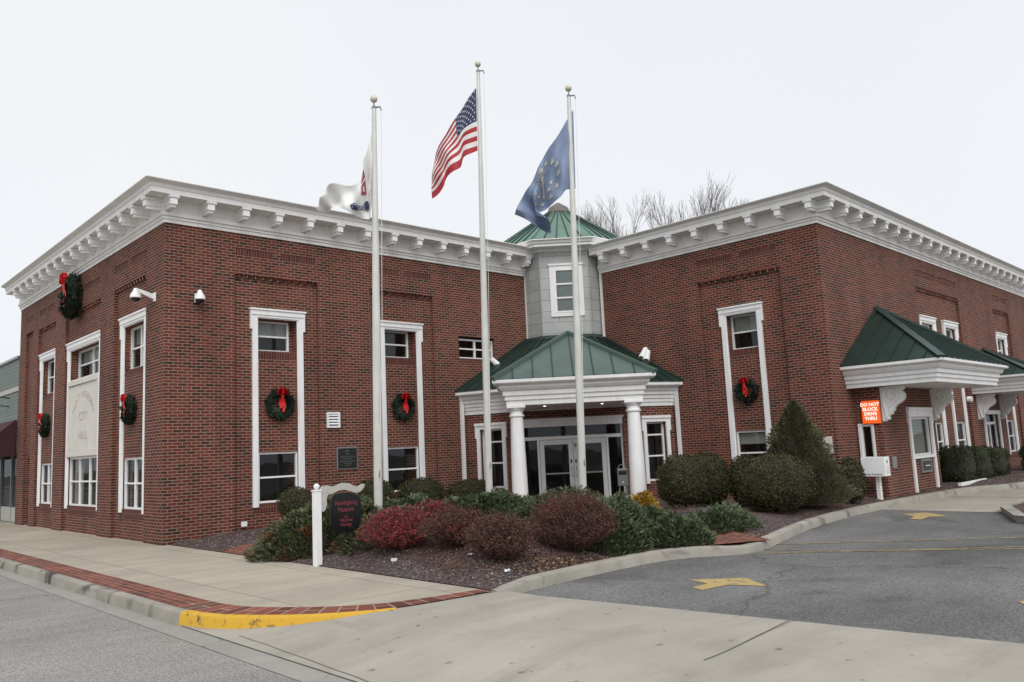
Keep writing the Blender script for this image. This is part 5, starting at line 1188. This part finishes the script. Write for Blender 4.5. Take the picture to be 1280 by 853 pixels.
WT = [(1.873, -5.587, 8.123), (1.783, -5.504, 7.672), (1.706, -5.436, 7.232), (1.594, -5.331, 6.808), (1.227, -4.99, 6.712), (1.032, -4.809, 6.432)]
WB = [(1.785, -5.511, 6.655), (1.776, -5.502, 6.284), (1.741, -5.47, 6.083), (1.512, -5.256, 6.171), (1.253, -5.013, 6.331), (1.054, -4.83, 6.23)]
S1 = cloth(WT, WB, (.17, 16, 4.2, .2))
tv, tf = text_geo('HUNTINGBURG', 1.0); xs_ = [p[0] for p in tv]; wx = max(xs_)-min(xs_)
letters = ([(.51+.18*(p[0]/wx), .155+.15*p[1]) for p in tv], [tuple(f_) for f_ in tf])
flag('city_flag', S1, lambda u, v: 'flag_white', 50, 26, 'white flag with maroon emblem and navy lettered banner', [
    ('emblem', [[(.43, .44), (.5, .44), (.51, .74), (.47, .8), (.42, .76)], ], 'flag_maroon'), ('emblem_mark', [[(.43, .78), (.47, .83), (.51, .77), (.51, .82), (.47, .88), (.43, .83)]], 'flag_navy'),
    ('banner', [[(.42, .15), (.60, .11), (.62, .2), (.60, .29), (.42, .33), (.40, .24)]], 'flag_navy')])
mbx = MB(S1(.4, .2)); 
for s_ in (-.034, .034): mbx.idx([S1(u, v, s_) for u, v in letters[0]], letters[1], 'flag_white')
cf = bpy.data.objects['city_flag']; mbx.build('lettering', [c for c in cf.children if c.name.startswith('cloth')][0], recalc=False)
mbx = MB()
for s_ in (-.034, .034):
    for p in ([(.455, .5), (.475, .5), (.475, .6), (.455, .6)], [(.42, .66), (.51, .62), (.51, .65), (.42, .69)]): mbx.idx([S1(u, v, s_) for u, v in p], [(0, 1, 2, 3)], 'flag_white')
mbx.build('emblem_tracery', [c for c in cf.children if c.name.startswith('cloth')][0], recalc=False)

# ================================================================== WREATHS
def make_wreath(name='wreath'):
    t = thing(name, (0, 0, 0), 'x', 'wreath', None); n = 5200
    a = RNG.uniform(0, 2*np.pi, n); b = RNG.uniform(0, 2*np.pi, n); rt_ = .085*(1+.25*np.sin(a*7)+.2*np.sin(a*13+1))*RNG.uniform(.45, 1.05, n)
    cr = .27+rt_*np.cos(b); pos = np.stack([cr*np.cos(a), -.09-rt_*np.sin(b), cr*np.sin(a)], 1); nr = np.stack([np.cos(b)*np.cos(a), -np.sin(b), np.cos(b)*np.sin(a)], 1)
    core = MB(); m_ = 24; V0 = []; F = []
    for i in range(m_):
        for j in range(8):
            A, B = 2*math.pi*i/m_, 2*math.pi*j/8; cr_ = .27+.055*math.cos(B); V0.append((cr_*math.cos(A), -.09-.055*math.sin(B), cr_*math.sin(A)))
    for i in range(m_):
        for j in range(8): F.append((i*8+j, ((i+1) % m_)*8+j, ((i+1) % m_)*8+(j+1) % 8, i*8+(j+1) % 8))
    core.idx(V0, F, 'box_core')
    _old('greenery', pos, nr, .014, 'wreath', aspect=4.2, par=t, org=(0, 0, 0), jitter=.6, extra=[core], along=nr+np.stack([-np.sin(a)*.8, 0*a, np.cos(a)*.8], 1))
    mb = MB()
    def loop(cx, cz, ang, L_, w_):
        pts = [(0, 0), (L_*.5, w_*.9), (L_, w_*.55), (L_*1.02, -w_*.3), (L_*.55, -w_*.7)]; ca, sa = math.cos(ang), math.sin(ang)
        ring = [(cx+x*ca-y*sa, cz+x*sa+y*ca) for x, y in pts]; V0 = []
        for x, z in ring: V0 += [(x, -.17, z), (x, -.235, z)]
        k = len(ring); F = [(2*i, 2*i+1, 2*((i+1) % k)+1, 2*((i+1) % k)) for i in range(k)]; mb.idx(V0, F+[tuple(2*i for i in range(k))], 'red_ribbon')
    for an in (20, 160, 55, 125, -10, 190): loop(0, .25, R(an), .12, .055)
    mb.lathe((0, -.21, .235), [(.02, 0), (.032, .015), (.02, .035)], 'red_ribbon', 10)
    for sx, ln, tw_ in ((-1, .34, .02), (1, .42, -.03), (.2, .3, .01)):
        P = [(sx*.02+sx*.03*k/6+tw_*math.sin(k*1.3), -.19-.02*math.sin(k*1.1), .24-ln*k/6) for k in range(7)]; V0 = []
        for k, (x, y, z) in enumerate(P): V0 += [(x-.026, y, z), (x+.026, y+.015*math.sin(k), z-.008*(k == 6))]
        mb.idx(V0, [(2*i, 2*i+1, 2*i+3, 2*i+2) for i in range(6)], 'red_ribbon')
    mb.build('bow', t, recalc=False)
    return t
w0 = make_wreath(); first = True
def copy_tree(o, parent=None):
    c = o.copy(); link(c, parent)
    for ch in o.children: copy_tree(ch, c)
    return c
for fr, u, z, sc, lab in ((fB, 2.73, 3.0, 1.05, 'wreath between the casings of the garden-front window nearest the street corner'), (fB, 6.32, 2.94, 1.0, 'wreath between the casings over the broad rounded boxwood'),
                          (fC, 2.31, 2.93, .95, 'wreath on the east wing beside the cone-shaped spruce'), (fA, 2.2, 3.02, 1.0, 'wreath on the street front between the inscription stone and the corner'),
                          (fA, 9.6, 3.03, 1.0, 'farthest street-front wreath, next to the green shop'), (fA, 6.55, 6.45, 1.75, 'oversized wreath hung high under the cornice')):
    w = w0 if first else copy_tree(w0); first = False
    p = fr(u, -.085 if z < 4 else .0, z); ou = (fr(u, 1, z)-fr(u, 0, z)); w.location = p; w.rotation_euler = (0, 0, math.atan2(ou.x, -ou.y)); w.scale = (sc, sc, sc); w['label'] = lab; w['group'] = 'green wreaths with red bows'

# ================================================================== SIGNS AND FITTINGS
sx, sy = .17, -6.15
t = thing('museum_sign', (sx, sy, .02), 'white ball-topped sign post with black hanging board lettered in red', 'sign')
fS = lambda u, o, z: V((sx+u, sy-o, z))
mb = MB(); mb.box(fS, -.055, .055, -.055, .055, -.1, 1.16, 'trim'); mb.box(fS, -.065, .065, -.065, .065, 1.16, 1.185, 'trim'); r = .048; mb.lathe((sx, sy, 1.235), [(max(.002, r*math.sin(math.pi*k/12)), -r*math.cos(math.pi*k/12)) for k in range(13)], 'trim', 18); mb.build('post', t, bevel=.006)
mb = MB(); top = [(.056, 1.19), (.10, 1.235), (.2, 1.24), (.3, 1.215), (.38, 1.235), (.47, 1.265), (.58, 1.255), (.68, 1.205), (.76, 1.18), (.85, 1.225), (.9, 1.22)]
bot = [(.87, 1.16), (.8, 1.10), (.72, 1.085), (.62, 1.12), (.5, 1.155), (.38, 1.145), (.28, 1.105), (.2, 1.10), (.165, 1.04), (.17, .95), (.15, .87), (.11, .83), (.056, .85)]
pts = [fS(a, -.02, b) for a, b in top+bot]; mb.prism(pts, (0, -.04, 0), 'tan_paint'); mb.build('scroll_arm', t)
bd = [(.26, 1.02), (.30, 1.075), (.42, 1.10), (.55, 1.105), (.66, 1.085), (.76, 1.05), (.8, 1.0), (.82, .8), (.8, .6), (.74, .50), (.6, .47), (.4, .47), (.3, .51), (.24, .6), (.225, .8)]
mb = MB(); mb.prism([fS(a, -.012, b) for a, b in bd], (0, -.024, 0), 'sign_black'); brd = mb.build('board', t, bevel=.004)
mb = MB()
for wd, z, s_ in (('Huntingburg', .91, .105), ('Museum', .80, .11), ('-', .745, .07), ('City', .70, .06), ('Historical', .64, .075), ('Heritage', .57, .075)):
    add_text(mb, wd, lambda x, y, d, z=z: fS(.525+x, .0125+d, z+y), s_, 'sign_red', bold=.0015, depth=.003, sx=.8)
mb.build('lettering', brd)
mb = MB(); [mb.tube([fS(u, 0, 1.06), fS(u, 0, 1.12)], .006, 'black_metal', 6) for u in (.36, .68)]; mb.build('hook', t)
# bronze plaque
t = thing('wall_plaque', fB(4.53, 0, 1.38), 'dark bronze dedication plaque on the garden front brick', 'plaque')
mb = MB(); mb.box(fB, 4.23, 4.83, 0, .03, 1.36, 1.92, 'grey_metal'); mb.build('frame', t, bevel=.01)
mb = MB(); mb.box(fB, 4.26, 4.80, .031, .036, 1.39, 1.89, 'bronze'); pq = mb.build('plate', t)
mb = MB()
for k, (wd, z, s_) in enumerate((('CITY', 1.80, .06), ('HALL', 1.735, .045), ('DEDICATED TO THE CITIZENS', 1.67, .03), ('OF HUNTINGBURG', 1.62, .03), ('MAYOR AND COMMON COUNCIL', 1.56, .028), ('CLERK TREASURER', 1.51, .028), ('ARCHITECT', 1.46, .028))):
    add_text(mb, wd, lambda x, y, d, z=z: fB(4.53+x, .0365+d, z+y), s_, 'grey_metal', depth=.002)
mb.build('lettering', pq)
mb = MB(fC(.5, 0, 1.2)); mb.box(fC, .12, .75, 0, .04, 1.2, 1.62, 'limestone'); o = mb.build('cornerstone', bevel=.01); props(o, 'pale stone tablet on brick behind the cone evergreen', 'plaque')
mb = MB(); mb.tube([fC(.43+.13*math.cos(R(a)), .043, 1.42+.13*math.sin(R(a))) for a in range(0, 361, 20)], .008, 'limestone_cut', 5); mb.org = V(o.location); mb.build('carved_ring', o)
# orange notice
t = thing('drive_notice', fD(1.1, .45, 1.9), 'bright orange lit board reading DO NOT BLOCK DRIVE THRU on the teller bay', 'sign')
fO = lambda u, o, z: fD(1.155-o, u, z)
mb = MB(); mb.box(fO, .2, .66, -.0, .07, 1.88, 2.47, 'orange'); c_ = mb.build('case', t, bevel=.02)
mb = MB(); mb.box(fO, .22, .64, .071, .075, 1.90, 2.45, 'orange_lit'); pn = mb.build('face', t)
mb = MB()
for k, wd in enumerate(('DO NOT', 'BLOCK', 'DRIVE', 'THRU')): add_text(mb, wd, lambda x, y, d, k=k: fO(.43+x, .0755+d, 2.325-k*.115+y), .115, 'white_lit', bold=.005, depth=.004)
mb.build('lettering', pn)
# payment drop box
t = thing('payment_box', fD(.66, .62, .05), 'white utility payment drop box on a square post beside the teller bay', 'drop box')
mb = MB(); mb.box(fD, .61, .71, .57, .67, .0, .62, 'trim'); mb.build('post', t, bevel=.004)
mb = MB(); mb.box(fD, .46, .78, .32, .88, .62, 1.08, 'trim'); bx_ = mb.build('box', t, bevel=.01)
mb = MB(); fM = lambda u, o, z: fD(.459-o, u, z); add_text(mb, 'Utility Payments', lambda x, y, d: fM(.6+x, .0+d, .655+y), .06, 'black_metal', depth=.002, sx=1.0)
fM2 = lambda u, o, z: fD(u, .881+o, z); mb.box(fM2, .58, .66, 0, .003, .93, 1.0, 'grey_metal')
for z in (.7, .74, .79, .85): mb.box(fM2, .52, .74, 0, .003, z, z+.008, 'grey_metal')
mb.build('lettering', bx_)
# drop box by the doors
t = thing('book_drop', fE(1.15, 5.2, .05), 'grey metal drop box with arched handle on two legs between the columns', 'drop box')
fK = lambda u, o, z: fE(1.2+u, 5.2+o, z)
mb = MB(); mb.box(fK, -.125, .125, -.08, .08, .62, 1.06, 'grey_metal'); bo = mb.build('body', t, bevel=.012); mb = MB(); mb.box(fK, -.1, .1, .081, .09, .9, 1.0, 'black_metal'); mb.box(fK, -.02, .02, .081, .09, .70, .74, 'white'); mb.build('slot', bo)
for u in (-.09, .09): mb = MB(); mb.box(fK, u-.015, u+.015, -.02, .02, .03, .62, 'grey_metal'); mb.build('leg', t)
mb = MB(); mb.tube([fK(.1*math.cos(R(a)), 0, 1.06+.1*math.sin(R(a))) for a in range(0, 181, 20)], .012, 'grey_metal', 6); mb.build('handle', t)
# security cameras
def cam(fr, u, z, reach, lab, s=1.):
    t = thing('security_camera', fr(u, 0, z), lab, 'camera', 'white dome security cameras at the street corner')
    mb = MB(); mb.box(fr, u-.06, u+.06, 0, .03, z-.12, z+.08, 'trim'); mb.prism([fr(u-.03, .03, z-.09), fr(u-.03, reach, z+.14), fr(u-.03, reach+.05, z+.11), fr(u-.03, reach-.02, z+.04), fr(u-.03, .03, z-.0)][::-1] if 0 else [fr(u-.03, .03, z-.08), fr(u-.03, reach, z+.08), fr(u-.03, reach, z+.15), fr(u-.03, .03, z+.04)], fr(u+.03, 0, 0)-fr(u-.03, 0, 0), 'trim'); mb.build('arm', t, bevel=.006)
    mb = MB(); c = fr(u, reach, z-.02); mb.lathe(c, [(.04, .16), (.06, .1), (.11, .02), (.12, -.05), (.11, -.06)][::-1], 'trim', 20); mb.build('housing', t, smooth=True)
    mb = MB(); mb.lathe(c, [(.01, -.14), (.05, -.13), (.085, -.1), (.1, -.062)], 'black_metal', 18); mb.build('dome', t, smooth=True)
cam(fA, .55, 5.45, .42, 'dome camera on a bracket arm facing the street'); cam(fB, .72, 5.4, .16, 'dome camera close to the wall on the garden front')
# floodlights over the vestibule roof
def flood(p, aim, lab):
    t = thing('floodlight', p, lab, 'floodlight', 'white floodlights on the vestibule roof'); a = V(aim).normalized(); p = V(p)
    mb = MB(); mb.tube([p-a*.22, p-a*.2, p+a*.16, p+a*.2], [.05, .075, .105, .105], 'trim', 16); mb.build('housing', t, smooth=True)
    mb = MB(); mb.tube([p+a*.201, p+a*.205], .09, 'grey_metal', 16); mb.build('lens', t)
    mb = MB(); mb.tube([p-Z*.28, p-Z*.08], .02, 'grey_metal', 6); mb.build('stem', t)
flood((9.6, -.16, 4.2), (.5, -.5, -.75), 'floodlight at the garden-front end of the vestibule roof'); flood(fC(5.42, .16, 4.26), (-.75, -.1, -.85), 'floodlight at the east-wing end of the vestibule roof'); flood(fC(5.24, .26, 4.16), (-.7, -.25, -.85), 'second floodlight paired with the one at the east-wing end')
# lying downspout by the hedge
mb = MB(fD(7.2, 1.2, .1)); mb.box(fD, 5.2, 7.5, .98, 1.08, .08, .17, 'trim'); o = mb.build('gutter_pipe', bevel=.008); props(o, 'white downspout pipe lying on mulch below the yew hedge', 'pipe')
# small white vent on the main wall by drive
mb = MB(fD(10.0, 0, 2.4)); mb.tube([fD(10.35, 0, 2.62), fD(10.35, .14, 2.6)], .09, 'cream', 12); o = mb.build('alarm_bell'); props(o, 'small pale round alarm bell on the drive-side wall', 'alarm')

# ================================================================== BARE TREES BEHIND
def tree(x, y, h, w, seed, lab):
    rnd = random.Random(seed); t = thing('bare_tree', (x, y, -.1), lab, 'tree', 'leafless trees behind the east wing'); tr = MB(); cr = MB()
    def grow(mb, p, d, L_, r, lev):
        n = 3; path = [p]; q = p
        for k in range(n):
            d = (d+V((rnd.gauss(0, .1), rnd.gauss(0, .1), .06))).normalized(); q = q+d*L_/n; path.append(q)
        r = max(r, .0065); mb.tube(path, [r*(1-.3*k/n) for k in range(n+1)], 'bark', 5 if lev < 2 else 3, cap=False)
        if lev >= 7: return
        nb = 3 if lev < 4 else rnd.choice((2, 3, 3, 4))
        for k in range(nb):
            a = rnd.uniform(0, 6.28); s_ = rnd.uniform(.25, .62)*w; side = V((math.cos(a), math.sin(a), 0)); nd = (d+side*s_).normalized()
            grow(cr, path[-1] if k < 2 else path[rnd.choice((1, 2))], nd, L_*rnd.uniform(.64, .82), r*rnd.uniform(.48, .64), lev+1)
    grow(tr, V((x, y, -.1)), V((0, 0, 1)), h*.27, h*.011, 0)
    tr.build('trunk', t, recalc=False); cr.build('crown', t, recalc=False)
for i, (x, y, h, w, lab) in enumerate(((30.6, 11.5, 15.6, .36, 'thin bare tree nearest the green tower roof'), (31.5, 10.4, 17.6, .42, 'bare tree second from the tower roof'), (32.4, 9.6, 16.4, .42, 'shorter bare tree in the middle of the row'), (33.3, 8.7, 16.6, .42, 'tallest bare tree above the east wing cornice'), (34.4, 7.8, 15.0, .42, 'bare tree farthest from the tower, just clearing the cornice'))): tree(x, y, h, w, 50+i, lab)

# ================================================================== CAMERA, SKY, LIGHT
cam_d = bpy.data.cameras.new('camera'); cam_o = bpy.data.objects.new('camera', cam_d); COL.objects.link(cam_o); scn.camera = cam_o
F_ = V((0.68103734, 0.72053495, 0.13045124)); Rr = V((0.73014227, -0.6817182, -0.04639559)); U_ = V((-0.05550134, -0.1268451, 0.99036858))
mm = Matrix(((Rr.x, U_.x, -F_.x), (Rr.y, U_.y, -F_.y), (Rr.z, U_.z, -F_.z))).to_4x4(); mm.translation = V((-6.54546, -17.9609, 1.69831)); cam_o.matrix_world = mm
cam_d.sensor_width = 36; cam_d.lens = 1017.497/1280*36; cam_d.clip_end = 1500; cam_d.clip_start = .1
SUN_EL, SUN_AZ = R(46), math.atan2(-.85, -.55)      # soft sun through cloud, behind the camera
sd = V((math.cos(SUN_EL)*math.cos(SUN_AZ), math.cos(SUN_EL)*math.sin(SUN_AZ), math.sin(SUN_EL)))
wd = bpy.data.worlds.new('World'); scn.world = wd; wd.use_nodes = True; nt = wd.node_tree; bg = nt.nodes['Background']
sky = nt.nodes.new('ShaderNodeTexSky'); sky.sky_type = 'NISHITA'; sky.sun_disc = False; sky.sun_elevation = SUN_EL; sky.sun_rotation = math.atan2(sd.x, sd.y); sky.dust_density = 4; sky.air_density = 1
hs = N(nt, 'ShaderNodeHueSaturation'); hs.inputs['Saturation'].default_value = .25; L(nt, sky.outputs[0], hs.inputs['Color'])
mx = N(nt, 'ShaderNodeMix', data_type='RGBA'); mx.inputs['Factor'].default_value = .88; L(nt, hs.outputs[0], mx.inputs[6])
tc = N(nt, 'ShaderNodeTexCoord'); cn = N(nt, 'ShaderNodeTexNoise'); cn.inputs['Scale'].default_value = 1.3; cn.inputs['Detail'].default_value = 3; L(nt, tc.outputs['Generated'], cn.inputs['Vector'])
cr_ = ramp(nt, [(.3, (9.1, 9.45, 10.1)), (.7, (9.7, 9.9, 10.2))]); L(nt, cn.outputs['Fac'], cr_.inputs['Fac']); L(nt, cr_.outputs['Color'], mx.inputs[7])
L(nt, mx.outputs[2], bg.inputs['Color']); bg.inputs['Strength'].default_value = .1
sl = bpy.data.lights.new('sun', 'SUN'); sl.energy = 1.5; sl.angle = R(35); sl.color = (1, .97, .93); so_ = bpy.data.objects.new('sun', sl); COL.objects.link(so_); so_.rotation_euler = sd.to_track_quat('Z', 'Y').to_euler()
scn.view_settings.view_transform = 'Standard'; scn.view_settings.look = 'None'; scn.view_settings.exposure = 0; scn.view_settings.gamma = 1; scn.view_settings.use_curve_mapping = False
